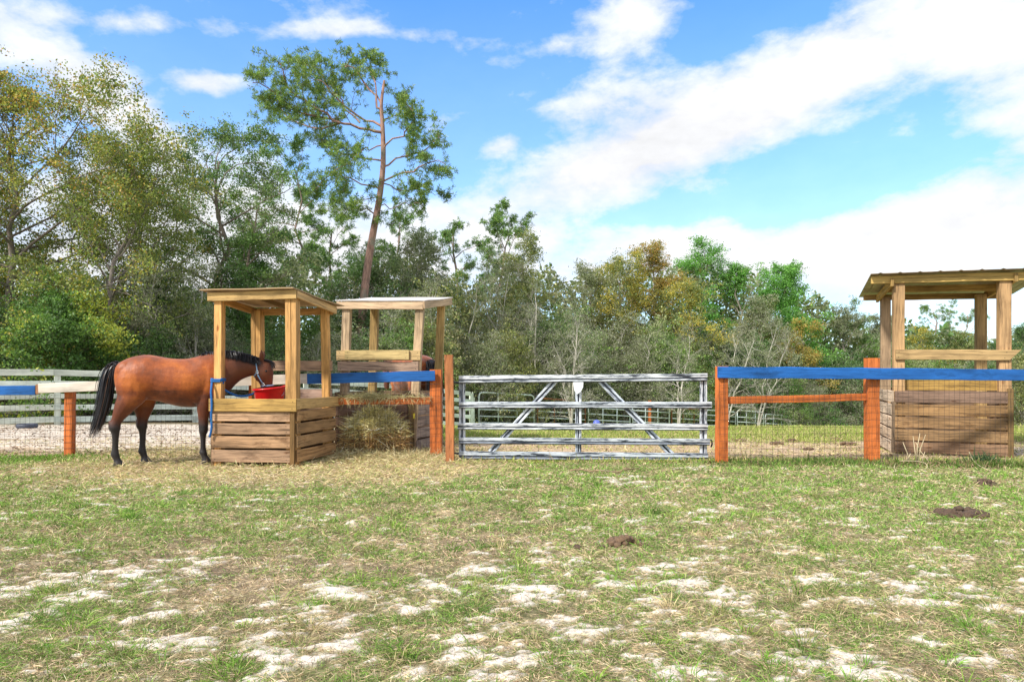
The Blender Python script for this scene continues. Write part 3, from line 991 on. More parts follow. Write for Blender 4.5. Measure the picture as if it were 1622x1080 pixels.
pine(51, 470, 222, 33, 2.0, 12000, 'thin pine with small sparse crown between the dark oak and the leaning pine', 0.62, 9, (0.2, 0), rtr=0.13)
pine(52, 788, 318, 40, 2.2, 16000, 'flat-topped dark pine above the grey bare tree right of the leaning pine', 0.62, 12, (0.6, 0), rtr=0.15)
pine(53, 725, 352, 42, 1.6, 8000, 'short dark pine just left of the flat-topped pine', 0.60, 8)
pine(54, 1478, 473, 70, 2.8, 8000, 'pine seen through the left half of the right shelter', 0.5, 9)
pine(55, 1530, 476, 72, 2.6, 8000, 'pine seen through the right half of the right shelter', 0.5, 9)
pine(56, 640, 330, 36, 2.4, 15000, 'dark green pine standing behind the trunk of the leaning pine', 0.35, 14)
pine(57, 520, 335, 35, 2.2, 14000, 'bushy pine left of the leaning trunk above the front feeding stand', 0.3, 14)

# -- middle woods
spec = [  # px, top py, d, spread, palette, leaves, size, kind, label
    (430, 372, 27, 2.2, MDG, 15000, 0.10, 'broadleaf_tree', 'mid-green tree above the roof of the front feeding stand'),
    (575, 400, 31, 2.3, DKG, 14000, 0.11, 'broadleaf_tree', 'dark low tree at the foot of the leaning pine'),
    (665, 372, 33, 2.6, GRY, 14000, 0.11, 'broadleaf_tree', 'grey-green mossy tree right of the leaning pine'),
    (845, 372, 37, 2.6, OLV, 13000, 0.11, 'broadleaf_tree', 'olive tree behind the left half of the metal gate'),
    (925, 412, 41, 2.6, GRY + OLV[:1], 15000, 0.11, 'broadleaf_tree', 'grey-olive tree above the middle of the metal gate'),
    (985, 405, 43, 3.0, GOL, 19000, 0.12, 'broadleaf_tree', 'golden-leaved tree above the right half of the metal gate'),
    (1045, 384, 46, 3.4, ORA, 25000, 0.13, 'broadleaf_tree', 'rust and orange round-topped tree left of the bright green trees'),
    (1105, 378, 52, 3.4, LIM, 16000, 0.15, 'broadleaf_tree', 'bright green tree behind the rust-coloured tree'),
    (1165, 418, 52, 3.0, LIM[:3] + OLV[:1], 15000, 0.15, 'broadleaf_tree', 'smaller bright green tree between its two taller bright neighbours'),
    (1245, 414, 54, 3.8, LIM, 22000, 0.16, 'broadleaf_tree', 'bright green round tree left of the gap of sky beside the right shelter'),
    (1110, 440, 43, 2.5, GOL, 13000, 0.12, 'broadleaf_tree', 'small gold-tinged tree in front of the bright green trees'),
    (1195, 470, 46, 2.6, GRY + ORA[:1], 15000, 0.12, 'broadleaf_tree', 'brown-grey twiggy tree above the blue rail'),
    (1270, 500, 50, 2.8, ORA[2:] + LIM[:2], 14000, 0.13, 'broadleaf_tree', 'low peach and green tree under the round bright green tree'),
    (1345, 474, 60, 3.4, GRY + MDG[:2], 17000, 0.14, 'broadleaf_tree', 'grey-green tree left of the right shelter'),
    (1390, 500, 66, 3.0, GRY, 12000, 0.15, 'broadleaf_tree', 'grey tree partly hidden by the left posts of the right shelter'),
    (1460, 515, 62, 3.6, GOL[:4] + MDG[:1], 15000, 0.15, 'broadleaf_tree', 'yellow-green tree framed by the right shelter above its rail'),
    (1530, 520, 66, 3.4, OLV + MDG, 12000, 0.15, 'broadleaf_tree', 'olive tree framed by the right side of the right shelter'),
    (1612, 515, 66, 3.6, DKG, 14000, 0.15, 'broadleaf_tree', 'dark tree at the right edge beyond the right shelter'),
    (1655, 535, 60, 3.6, DKG + OLV, 11000, 0.15, 'broadleaf_tree', 'dark olive tree just past the right edge of the pasture'),
    (-70, 180, 22, 3.8, YEL, 22000, 0.11, 'broadleaf_tree', 'yellow-green tree cut off by the left edge of the view'),
]
for i, (px, py, d, sp, pal, nl, sz, kind, lab) in enumerate(spec):
    lime = pal is LIM
    T, lf = broadleaf(100 + i, hgt(py, d), sp, 0.18 if not lime else 0.3, 22 if nl > 15000 else 18, pal, int(nl * 1.15), sz, 0.26 if not lime else 0.32, nsub=(5, 4), profile='round' if i % 3 else 'x',
                      ang=0.5, clump=0.45, bark=GBARK if pal is GRY else (0.27, 0.23, 0.19), lean=((i * 37 % 10 - 5) * 0.15, 0))
    plant_object(kind, T, at(px, d), lf, lab)


# -- grey, nearly leafless trees hung with moss
def bare(seed, px, py, d, spread, label, n=5000, cb=0.15, multi=2, nprim=12, lean=(0, 0), bark=(0.50, 0.46, 0.40)):
    T, lf = broadleaf(seed, hgt(py, d), spread, cb, nprim, GRY, n, 0.11, 0.16, nsub=(8, 7), profile='x', ang=0.6, multi=multi, bark=bark, lean=lean, wob=0.22, hang=1.5, aspect=0.3, rtr=0.06)
    plant_object('bare_tree', T, at(px, d), lf, label)


bare(71, 800, 385, 33, 2.6, 'pale grey leafless tree with spreading twigs behind the left part of the gate', 6000)
bare(72, 745, 430, 31, 1.9, 'low grey twiggy tree behind the top left corner of the gate', 5000)
bare(73, 1200, 490, 40, 2.4, 'pale branching bare tree leaning right behind the blue rail', 3500, lean=(1.6, 0))
bare(74, 305, 420, 22, 1.7, 'bare grey tree behind the horse and left of the front stand', 6000)
bare(75, 225, 400, 20.5, 1.7, 'bare whitish tree behind the hindquarters of the horse', 5000)
bare(76, 680, 440, 28, 1.8, 'grey mossy leafless tree above the rear feeding stand', 6000)
bare(77, 1020, 520, 38, 1.9, 'small grey bare tree behind the right diagonal of the gate', 3500)
bare(78, 1420, 520, 50, 2.0, 'light grey bare tree seen beside the left post of the right shelter', 3500)

bare(79, 905, 470, 31, 1.9, 'grey leafless tangle of twigs above the blank plate of the gate', 3500, multi=3)
bare(80, 850, 440, 32, 2.1, 'pale grey twiggy tree above the left brace of the gate', 3500, multi=3)
bare(81, 1150, 500, 37, 2.0, 'pale leafless tree at the left end of the blue rail', 3000, lean=(1.0, 0))
bare(82, 1075, 510, 36, 1.8, 'grey leafless tree above the right end of the gate', 3000)
bare(83, 620, 470, 26, 1.7, 'grey twiggy tree framed by the posts of the rear feeding stand', 4000)
# -- undergrowth: five kinds of bush, copied
protos = []
for i, (pal, col) in enumerate([(DKG, 'dark green'), (MDG, 'mid green'), (GRY, 'grey-green mossy'), (OLV, 'olive'), (DKG + GRY, 'dark grey-green twiggy')]):
    T, lf = broadleaf(200 + i, 3.6, 1.7, 0.06, 16, pal, 13000, 0.085, 0.17, nsub=(7, 5), profile='x', ang=0.6, multi=3, bark=(0.40, 0.37, 0.32), rtr=0.05, clump=0.9, aspect=0.32 if pal is GRY else 0.5, hang=0.8)
    protos.append((col, T, lf, None))
rb = random.Random(5)
WHERE = [(-99, 330, 'beyond the white fence at the left'), (330, 720, 'behind the two feeding stands'),
         (720, 1135, 'behind the metal gate'), (1135, 1400, 'behind the blue-railed fence'), (1400, 1800, 'behind the right shelter')]
rows = []
for px in range(-60, 1700, 62):
    d = np.interp(px, [-60, 300, 700, 900, 1200, 1700], [18.8, 22.0, 27, 34, 45, 57])
    rows.append((px + rb.uniform(-14, 14), d + rb.uniform(-0.7, 0.7), rb.uniform(0.9, 1.25) * d / 24))
for px in range(-90, 1700, 75):
    d = np.interp(px, [-60, 300, 700, 900, 1200, 1700], [20.5, 24.5, 31, 38, 49, 61])
    rows.append((px + rb.uniform(-20, 20), d + rb.uniform(-0.7, 0.7), rb.uniform(1.25, 1.65) * d / 26))
NFRONT = len(list(range(-60, 1700, 62)))
seen = set()
MARKS = [(-60, 'past the left edge of the view'), (30, 'behind the blue left rail end'), (110, 'behind the leftmost orange post'), (190, 'above the rump of the horse'),
         (260, 'above the back of the horse'), (330, 'behind the left post of the front stand'), (400, 'behind the roof of the front stand'), (480, 'behind the right posts of the front stand'),
         (545, 'in the gap between the two left stands'), (620, 'framed by the rear stand'), (690, 'behind the right post of the rear stand'), (750, 'above the left end of the gate'),
         (820, 'above the left brace of the gate'), (890, 'left of the gate centre upright'), (950, 'above the blue ball'), (1010, 'above the right brace of the gate'), (1075, 'above the right end of the gate'),
         (1140, 'behind the post at the left end of the blue rail'), (1200, 'above the left part of the blue rail'), (1260, 'above the middle of the short orange rail'), (1320, 'just left of the second orange post'),
         (1390, 'behind the second orange post'), (1450, 'framed by the left half of the right shelter'), (1510, 'framed by the middle of the right shelter'), (1570, 'behind the right posts of the right shelter'),
         (1630, 'at the right edge of the view'), (1690, 'past the right edge of the view')]
first = {}
for i, (px, d, sc) in enumerate(rows):
    k = rb.choice([0, 1, 2, 3, 4] if px > 600 else [0, 1, 4, 0, 1, 2])
    if px > 1250: sc *= 0.62
    col, T, lf, _ = protos[k]
    wh = next(w for a, b, w in WHERE if a <= px < b or w == WHERE[-1][2])
    mark = min(MARKS, key=lambda m_: abs(m_[0] - px))[1]
    tall = 'tall ' if i >= NFRONT else 'low '
    lab = f'{tall}{col} bush {mark}'
    if lab in seen: lab = f'{tall}{col} bush, the one farther right, {mark}'
    seen.add(lab)
    grp = f'{col} bushes {wh}'
    loc = at(px, d)
    if k not in first:
        r = plant_object('bush', T, loc, lf, lab, grp, part='stems')
        r.scale = (sc, sc, sc)
        first[k] = r
    else:
        copy_plant(first[k], loc, rb.uniform(0, 6.28), (sc, sc, sc * rb.uniform(0.9, 1.1)), lab, grp)
# a yellow-flecked bush close behind the white fence
T, lf = broadleaf(230, 3.9, 2.2, 0.05, 20, [(0.04, 0.085, 0.02), (0.06, 0.115, 0.03), (0.05, 0.10, 0.025), (0.08, 0.14, 0.03), (0.07, 0.12, 0.03), (0.17, 0.19, 0.03)], 26000, 0.10, 0.2, nsub=(5, 4), profile='x', multi=3, ang=0.4, rtr=0.05, clump=0.9)
plant_object('bush', T, at(105, 18.2), lf, 'glossy dark bush flecked with yellow leaves behind the white fence post', part='stems')
T, lf = broadleaf(231, 1.1, 0.8, 0.05, 12, [(0.04, 0.10, 0.02), (0.07, 0.14, 0.04)], 5000, 0.12, 0.12, nsub=(4, 3), profile='x', multi=3, ang=0.9, rtr=0.03, aspect=0.2)
b0 = plant_object('palmetto_bush', T, at(1310, 47), lf, 'spiky dark palmetto at the edge of the woods above the far corral', part='stems')
b0.scale = (2, 2, 2)


# -- far-off wood closing the view behind everything
def far_wood():
    rng = np.random.default_rng(99)
    n = 190000
    px = rng.uniform(-420, 2000, n)
    d = np.interp(px, [-60, 300, 700, 900, 1200, 1700], [24, 28, 37, 44, 58, 76]) + rng.normal(size=n) * 1.6
    X = (px - CX) / F * d
    z0 = land(X, d)
    top = np.interp(px, [-420, 0, 250, 330, 480, 600, 750, 900, 1000, 1100, 1250, 1330, 1400, 1620, 2000], [350, 400, 455, 480, 440, 430, 445, 455, 450, 445, 470, 510, 535, 560, 540])
    top = top - 16 + (fbm(px / 30, px * 0, 66, 4) - 0.5) * 70
    zt = EYE + (HY - top) / F * d
    u = rng.random(n) ** 0.9
    Z = z0 + (zt - z0) * u
    cn = fbm(X * 0.5, Z * 0.6, 13, 3)
    keep = rng.random(n) < np.clip(1.4 - u * 0.9, 0, 1) * (cn > 0.30)
    X, d, Z, cn = X[keep], d[keep], Z[keep], cn[keep]; n = len(X)
    pal = np.array(DKG + GRY[:3] + OLV[:2])
    k = (np.clip(cn * 1.3 - 0.15 + rng.normal(size=n) * 0.15, 0, 0.999) * len(pal)).astype(int)
    c = pal[k] * np.clip(1 + rng.normal(size=(n, 1)) * 0.2, .5, 1.6)
    sz = d * 0.0075 * rng.uniform(0.6, 1.4, n)
    V, Q, C_ = kites(np.stack([X, d, Z], 1), rng.normal(size=(n, 3)), sz, sz * 0.55, c, None, rng)
    o = link('woods', quads_mesh('woods', V, Q, C_), M_leaf)
    tag(o, kind='stuff')


far_wood()


# ------------------------------------------------------------------ feeding stands
def lerp(a, b, t_): return Vector(a) * (1 - t_) + Vector(b) * t_


def face_board(mb, A, B, z0, z1, th, col, ext=(0, 0), out=0.0, slope=0.0, **k):
    """horizontal board on the face from corner A to corner B; out pushes it outward (right-hand side of A->B)"""
    a = Vector((A[0], A[1], 0)); b = Vector((B[0], B[1], 0))
    ax = (b - a).normalized(); nrm = Vector((ax.y, -ax.x, 0))
    zc = (z0 + z1) / 2
    p = a - ax * ext[0] + nrm * out + Vector((0, 0, zc))
    q = b + ax * ext[1] + nrm * out + Vector((0, 0, zc + slope))
    mb.board(p, q, z1 - z0, th, col, **k)
    if k.get('seg', 4) >= 6:
        for e in (0.045, (q - p).length - 0.045):
            for dz in (-0.27, 0.27):
                c_ = p + (q - p).normalized() * (e + mb.r.uniform(-.012, .012)) + Vector((0, 0, dz * (z1 - z0))) + nrm * th / 2
                mb.tube([c_ - nrm * .004, c_ + nrm * .002], 0.0055, 8, (0.07, 0.05, 0.04))


def corner_post(name, root, C, inx, iny, z0, z1, w, col, m, lean=(0, 0), double=False):
    """post whose outer corner is C; inx, iny point inward along the two faces"""
    inx = Vector((inx[0], inx[1], 0)).normalized(); iny = Vector((iny[0], iny[1], 0)).normalized()
    c = Vector((C[0], C[1], 0)) + inx * w / 2 + iny * w / 2
    mb = MB(hash(name) % 99 + int(abs(C[0]) * 100))
    rz = math.atan2(inx.y, inx.x)
    if double:
        c1 = c + inx * (w * 0.28); c2 = c - inx * (w * 0.28)
        mb.post(c1.x, c1.y, z0, z1, w * 0.55, w, col, rz, lean)
        mb.post(c2.x, c2.y, z0, z1 + 0.0, w * 0.53, w * 0.96, tuple(x * 0.93 for x in col), rz, lean)
    else:
        mb.post(c.x, c.y, z0, z1, w, w, col, rz, lean)
    return mb.build(name, m, root)


def sheet(root, name, cs, mat_, th=0.012, ribs=0, amp=0.01, col=(1, 1, 1), nu=24, nv=6, sag=0.0, seed=3):
    """roof sheet over four corners (FL, FR, BR, BL), ribs running front to back"""
    FL, FR, BR, BL = [Vector(c) for c in cs]
    rr = random.Random(seed)
    mb = MB(seed)
    nu = max(nu, ribs * 8)
    grid = {}
    n_ = (FR - FL).cross(BL - FL).normalized()
    for s_ in (0, 1):
        for i in range(nu + 1):
            for j in range(nv + 1):
                u, v = i / nu, j / nv
                p = (FL * (1 - u) + FR * u) * (1 - v) + (BL * (1 - u) + BR * u) * v
                h = 0
                if ribs:
                    ph = (u * ribs) % 1.0
                    h = amp * max(0, 1 - abs(ph - 0.5) / 0.09)
                h += sag * math.sin(u * 9 + v * 3) * 0.5 + sag * math.sin(v * 7 + 1)
                grid[s_, i, j] = len(mb.v)
                mb.v.append(p + n_ * (h + (th if s_ else 0)))
    for i in range(nu):
        for j in range(nv):
            uv = ((j / nv, i / nu), (j / nv, (i + 1) / nu), ((j + 1) / nv, (i + 1) / nu), ((j + 1) / nv, i / nu))
            mb.quad((grid[1, i, j], grid[1, i + 1, j], grid[1, i + 1, j + 1], grid[1, i, j + 1]), uv, col)
            mb.quad((grid[0, i, j + 1], grid[0, i + 1, j + 1], grid[0, i + 1, j], grid[0, i, j]), uv, col)
    for i in range(nu):
        for j, fl in ((0, False), (nv, True)):
            q = (grid[0, i, j], grid[0, i + 1, j], grid[1, i + 1, j], grid[1, i, j])
            mb.quad(q[::-1] if fl else q, ((0, 0),) * 4, col)
    for j in range(nv):
        for i, fl in ((0, True), (nu, False)):
            q = (grid[0, i, j], grid[0, i, j + 1], grid[1, i, j + 1], grid[1, i, j])
            mb.quad(q[::-1] if fl else q, ((0, 0),) * 4, col)
    return mb.build(name, mat_, root)


M_roofmetal = simple('roof_metal', (0.34, 0.27, 0.19), 0.45, 0.2, 6, 0.5, 0.05)
M_roofply = wood_mat('roof_plywood', 0.35, 0.2, 0.8, stain=0.4)
M_rooftop = simple('pale_roofing', (0.62, 0.56, 0.52), 0.8, 0, 5, 0.25, 0.1)


def stand_one():
    FL, FR, BR = Vector((-3.99, 9.10, 0)), Vector((-2.85, 8.98, 0)), Vector((-2.585, 9.87, 0))
    BL = BR + (FL - FR)
    ux = (FR - FL).normalized(); uy = (BR - FR).normalized()
    root = empty('feeding_stand', ((FL + BR) / 2)[:])
    tag(root, 'roofed wooden feeding stand with plank box, the horse reaching into it', 'feeding stand')
    w = 0.105
    corner_post('post', root, FL, ux, uy, -0.06, 2.20, w, NEW, M_new, (0.01, 0))
    corner_post('post', root, FR, -ux, uy, -0.06, 2.235, w * 1.3, NEW, M_new, (-0.01, 0), double=True)
    corner_post('post', root, BR, -ux, -uy, -0.06, 2.13, w, NEWY, M_new, (-0.04, 0))
    corner_post('post', root, BL, ux, -uy, -0.06, 2.13, w * 1.25, NEWY, M_new, (-0.02, 0), double=True)
    # plank box: front, right, back, left
    mb = MB(21)
    zs = [(0.045, 0.205), (0.234, 0.388), (0.415, 0.557), (0.584, 0.718)]
    tn = [(0.46, 0.315, 0.215), (0.56, 0.37, 0.235), (0.47, 0.315, 0.21), (0.58, 0.40, 0.27)]
    for i, (a, b) in enumerate(zs):
        face_board(mb, FL, FR, a, b, 0.03, tn[i], (0.0, -0.062), 0.017, var=0.12, seg=6, warp=0.004)
        face_board(mb, FR, BR, a + 0.005, b + 0.005, 0.03, (0.46, 0.295, 0.165), (-0.0, 0.02), 0.017, slope=0.01, var=0.12, seg=6, warp=0.004)
        face_board(mb, BR, BL, a, b + 0.027, 0.03, OLDD, (0, 0), 0.017)
        face_board(mb, BL, FL, a, b + 0.027, 0.03, OLDD, (0, 0), 0.017)
    mb.post(FR.x - 0.032, FR.y - 0.012, -0.05, 0.735, 0.058, 0.045, (0.24, 0.15, 0.075), 0)
    mb.post(FL.x + 0.0, FL.y + 0.01, -0.05, 0.735, 0.035, 0.05, (0.27, 0.18, 0.11), 0)
    mb.build('plank_box', M_old, root)
    mb = MB(22)
    face_board(mb, FL, FR, 0.719, 0.885, 0.036, (0.66, 0.42, 0.13), (0.02, 0.035), 0.045, seg=6)
    face_board(mb, FR, BR, 0.745, 0.885, 0.034, (0.60, 0.38, 0.15), (0.02, 0.17), 0.02, seg=6, slope=0.0)
    mb.build('cap_board', M_new, root)
    mb = MB(23)
    face_board(mb, BR, BL, 1.255, 1.40, 0.03, (0.44, 0.30, 0.21), (0.0, 0.0), -0.04)
    face_board(mb, BR, BL, 0.80, 0.99, 0.03, (0.40, 0.29, 0.23), (0.0, 0.0), -0.04)
    mb.build('back_board', M_old, root)
    # inner floor that carries the bucket
    mb = MB(24)
    for i in range(6):
        p = lerp(FL, BL, 0.08 + i * 0.165); q = lerp(FR, BR, 0.08 + i * 0.165)
        mb.board((p.x + .03, p.y, 0.675), (q.x - .03, q.y, 0.675), 0.135, 0.025, OLD, up=uy)
    mb.build('box_floor', M_old, root)
    # roof frame
    mb = MB(25)
    zf, zb = 2.235, 2.115
    F1 = lambda p, z: Vector((p.x, p.y, z))
    mb.board(F1(FL, zf) - uy * 0.022 - ux * .05, F1(FR, zf + 0.02) - uy * 0.022 + ux * .03, 0.115, 0.036, (0.66, 0.42, 0.16), seg=6)
    mb.board(F1(FR, zf + 0.025) + ux * 0.022 - uy * .02, F1(BR, zb + 0.01) + ux * 0.022 + uy * .03, 0.095, 0.036, (0.74, 0.46, 0.19), seg=6)
    mb.board(F1(FL, zf) - ux * 0.02, F1(BL, zb) - ux * 0.02, 0.095, 0.036, NEW, seg=6)
    mb.board(F1(BL, zb), F1(BR, zb), 0.10, 0.036, NEW, seg=6)
    m_ = lerp(FL, FR, .5); n_ = lerp(BL, BR, .5)
    mb.board(F1(m_, zf + .01), F1(n_, zb + .01), 0.07, 0.036, OLDY, seg=4)
    mb.build('roof_frame', M_new, root)
    cs = [F1(FL, zf + .075) - ux * .11 - uy * .10, F1(FR, zf + .085) + ux * .03 - uy * .10, F1(BR, zb + .075) + ux * .1 + uy * .12, F1(BL, zb + .07) - ux * .11 + uy * .1]
    sheet(root, 'roof', cs, M_roofply, 0.014, 0, 0, (0.50, 0.35, 0.20), 24, 10, sag=0.006)
    return FL, FR, BR, BL


S1 = stand_one()


def stand_two():
    FL, FR, BR = Vector((-2.74, 10.65, 0)), Vector((-1.52, 10.60, 0)), Vector((-1.20, 11.50, 0))
    BL = BR + (FL - FR)
    ux = (FR - FL).normalized(); uy = (BR - FR).normalized()
    root = empty('feeding_stand', ((FL + BR) / 2)[:])
    tag(root, 'wooden feeding stand with pale flat roof behind the hay bale, leaning to the right', 'feeding stand')
    w = 0.125
    ln = (0.075, 0.0)
    corner_post('post', root, FL, ux, uy, -0.06, 2.26, w, (0.64, 0.46, 0.28), M_new, ln)
    corner_post('post', root, FR, -ux, uy, -0.06, 2.26, w, (0.66, 0.47, 0.28), M_new, (0.13, 0))
    corner_post('post', root, BR, -ux, -uy, -0.06, 2.42, w, (0.55, 0.36, 0.13), M_new, (0.10, 0))
    corner_post('post', root, BL, ux, -uy, -0.06, 2.42, w, (0.46, 0.30, 0.11), M_new, ln)
    mb = MB(31)
    for i in range(5):
        a = 0.02 + i * 0.18; b = a + 0.158
        face_board(mb, FL, FR, a, b, 0.03, (0.30, 0.20, 0.15), (0.0, -0.1), 0.017, seg=6, warp=0.004)
        face_board(mb, FR, BR, a, b, 0.03, (0.46, 0.36, 0.30), (-0.02, 0.02), 0.017, seg=4, warp=0.004)
        face_board(mb, BR, BL, a, b + 0.027, 0.03, OLDD, (0, 0), 0.017)
        face_board(mb, BL, FL, a, b + 0.027, 0.03, OLDD, (0, 0), 0.017)
    mb.post(FR.x - 0.04, FR.y - 0.015, -0.05, 0.90, 0.09, 0.05, (0.23, 0.16, 0.085), 0)
    mb.build('plank_box', M_old, root)
    mb = MB(32)
    A, B = FL + ux * 0.03, FR + ux * 0.07
    face_board(mb, A, B, 1.42, 1.575, 0.034, (0.70, 0.50, 0.24), (0.02, 0.03), 0.02, seg=6)
    face_board(mb, A, B, 1.425, 1.575, 0.03, (0.72, 0.52, 0.22), (-0.12, -0.14), 0.054, seg=6)
    mb.build('upper_board', M_new, root)
    mb = MB(33)
    face_board(mb, A, B, 1.255, 1.40, 0.034, (0.46, 0.33, 0.25), (0.0, 0.0), 0.02, seg=6, warp=0.008)
    mb.build('lower_board', M_old, root)
    F1 = lambda p, z: Vector((p.x, p.y, z))
    o = ux * 0.08
    mb = MB(34)
    zf, zb = 2.275, 2.43
    mb.board(F1(FL, zf) + o - uy * .022 - ux * .06, F1(FR, zf - .01) + o * 1.6 - uy * .022 + ux * .02, 0.115, 0.036, (0.72, 0.52, 0.33), seg=6)
    mb.board(F1(FR, zf) + o * 1.6 + ux * .04 - uy * .04, F1(BR, zb) + o * 1.4 + ux * .04 + uy * .06, 0.115, 0.036, (0.72, 0.50, 0.30), seg=6)
    mb.board(F1(BL, zb) + o, F1(BR, zb) + o * 1.4, 0.10, 0.036, OLDY, seg=4)
    mb.board(F1(FL, zf) + o, F1(BL, zb) + o, 0.10, 0.036, NEW, seg=4)
    mb.build('roof_frame', M_new, root)
    cs = [F1(FL, zf + .062) + o - ux * .07 - uy * .05, F1(FR, zf + .055) + o * 1.6 + ux * .065 - uy * .05, F1(BR, zb + .062) + o * 1.4 + ux * .065 + uy * .08, F1(BL, zb + .062) + o - ux * .07 + uy * .08]
    sheet(root, 'roof', cs, M_rooftop, 0.012, 0, 0, (1, 1, 1), 24, 8, sag=0.004)
    # small yellow tag on the stile
    mb = MB(35)
    mb.board((FR.x + 0.005, FR.y - 0.046, 0.52), (FR.x + 0.005, FR.y - 0.046, 0.60), 0.03, 0.006, (0.8, 0.7, 0.05), up=(1, 0, 0), seg=1)
    mb.build('yellow_tag', simple('yellow_plastic', (0.75, 0.62, 0.04), 0.5), root)


stand_two()


def stand_three():
    ux = Vector((0.93, -0.335, 0)).normalized(); uy = Vector((0.335, 0.93, 0)).normalized()
    FL = Vector((5.76, 10.30, 0)); FR = FL + ux * 1.50
    BL = FL + uy * 1.26; BR = FR + uy * 1.26
    root = empty('feeding_stand', ((FL + BR) / 2)[:])
    tag(root, 'wide wooden feeding shelter with corrugated metal roof behind the blue rail at the right', 'feeding stand')
    w = 0.15
    corner_post('post', root, FL, ux, uy, -0.06, 2.60, w, (0.58, 0.37, 0.18), M_new)
    corner_post('post', root, FR, -ux, uy, -0.06, 2.60, w, (0.56, 0.35, 0.17), M_new)
    corner_post('post', root, BR, -ux, -uy, -0.06, 2.48, w * 0.95, (0.56, 0.36, 0.15), M_new)
    corner_post('post', root, BL, ux, -uy, -0.06, 2.48, w * 0.95, (0.50, 0.34, 0.20), M_new)
    mb = MB(41)
    tn = [(0.37, 0.25, 0.17), (0.42, 0.28, 0.165), (0.42, 0.275, 0.16), (0.40, 0.255, 0.14), (0.27, 0.185, 0.14)]
    for i in range(5):
        a = 0.03 + i * 0.187; b = a + 0.162
        if i == 4: a, b = 0.785, 0.955
        face_board(mb, FL, FR, a, b, 0.03, tn[i], (-0.01, -0.04 + 0.01 * (i % 2)), 0.017, seg=6, warp=0.004, var=0.1)
        face_board(mb, BL, FL, a, b, 0.03, (0.78, 0.62, 0.47), (0.02, -0.03 if i < 4 else 0.02), 0.017, seg=4, warp=0.004)
        face_board(mb, FR, BR, a, b + 0.024, 0.03, OLDD, (-0.03, 0.02), 0.017)
        face_board(mb, BR, BL, a, b + 0.024, 0.03, OLDD, (0, 0), 0.017)
    mb.post(FL.x - 0.0, FL.y - 0.005, -0.05, 0.80, 0.05, 0.05, (0.26, 0.19, 0.13), 0)
    mb.post(FR.x - 0.03, FR.y - 0.008, -0.05, 1.0, 0.07, 0.05, (0.28, 0.19, 0.10), 0)
    mb.build('plank_box', M_old, root)
    mb = MB(42)
    face_board(mb, FL, FR, 0.965, 1.12, 0.032, (0.60, 0.36, 0.10), (-0.02, -0.08), -0.13, seg=6)
    mb.build('inner_board', M_new, root)
    mb = MB(43)
    face_board(mb, FL, FR, 1.425, 1.575, 0.036, (0.60, 0.40, 0.18), (-0.02, -0.04), 0.02, seg=6, slope=-0.02, cut=0.14)
    mb.build('upper_board', M_new, root)
    F1 = lambda p, z: Vector((p.x, p.y, z))
    mb = MB(44)
    mb.board(F1(FL, 2.635) - uy * .02 - ux * .31, F1(FR, 2.60) - uy * .02 + ux * .45, 0.115, 0.04, (0.60, 0.39, 0.12), seg=8)
    mb.board(F1(BL, 2.50) + uy * .05 - ux * .24, F1(BR, 2.46) + uy * .05 + ux * .3, 0.095, 0.04, (0.46, 0.29, 0.09), seg=8)
    mb.board(F1(BL, 2.56) - uy * .6 - ux * .02, F1(BR, 2.53) - uy * .6 + ux * .05, 0.10, 0.04, (0.50, 0.32, 0.10), seg=8)
    for p, q in ((FL, BL), (FR, BR)):
        mb.board(F1(p, 2.585) + ux * (-.03 if p is FL else .03) - uy * .08, F1(q, 2.475) + ux * (-.03 if p is FL else .03) + uy * .06, 0.12, 0.04, (0.56, 0.36, 0.12), seg=4)
    mb.build('roof_frame', M_new, root)
    cs = [F1(FL, 2.71) - ux * .33 - uy * .16, F1(FR, 2.69) + ux * .5 - uy * .16, F1(BR, 2.515) + ux * .5 + uy * .40, F1(BL, 2.545) - ux * .27 + uy * .40]
    sheet(root, 'roof', cs, M_roofmetal, 0.006, 9, 0.013, (1, 1, 1), 72, 4, seed=8)


stand_three()

# ------------------------------------------------------------------ wire fences with painted rails
M_wire = simple('rusty_wire', (0.055, 0.042, 0.036), 0.7, 0.1, 30, 0.4, 0)


def mesh_wire(root, A, B, z1, dx=0.072, dz=0.094, z0=0.0, seed=1, th=0.0036):
    """welded wire between two plan points; thin square wires, slightly slack"""
    rr = random.Random(seed)
    A, B = Vector(A), Vector(B); L = (B - A).length
    V, Q = [], []

    def bar(p, q, r):
        p, q = Vector(p), Vector(q); d = (q - p).normalized()
        a = d.cross(Vector((0.1, 1, 0.2))).normalized() * r; b = d.cross(a).normalized() * r
        i = len(V)
        for pt in (p, q):
            V.extend([pt + a, pt + b, pt - a, pt - b])
        for k in range(4):
            k2 = (k + 1) % 4
            Q.append((i + k, i + k2, i + 4 + k2, i + 4 + k))
    nx = int(L / dx)
    wob = [rr.uniform(-0.006, 0.006) for _ in range(nx + 2)]
    for i in range(nx + 1):
        p = A + (B - A) * (i / nx)
        g = gz(p.x, p.y)
        bar((p.x + rr.uniform(-.006, .006), p.y, g + z0), (p.x + rr.uniform(-.006, .006), p.y, g + z1), th / 2)
    k = 0
    z = z0 + 0.02
    while z < z1:
        ns = max(2, int(L / 0.6))
        off = rr.uniform(-.006, .006)
        pr = None
        for i in range(ns + 1):
            p = A + (B - A) * (i / ns)
            pt = Vector((p.x, p.y, gz(p.x, p.y) + z + off + 0.008 * math.sin(i * 1.7 + k)))
            if pr is not None: bar(pr, pt, th / 2)
            pr = pt
        z += dz; k += 1
    me = quads_mesh('wire_mesh', np.array([v[:] for v in V]), np.array(Q))
    return link('wire_mesh', me, M_wire, root)


def z_at(py, d): return EYE - (py - HY) / F * d


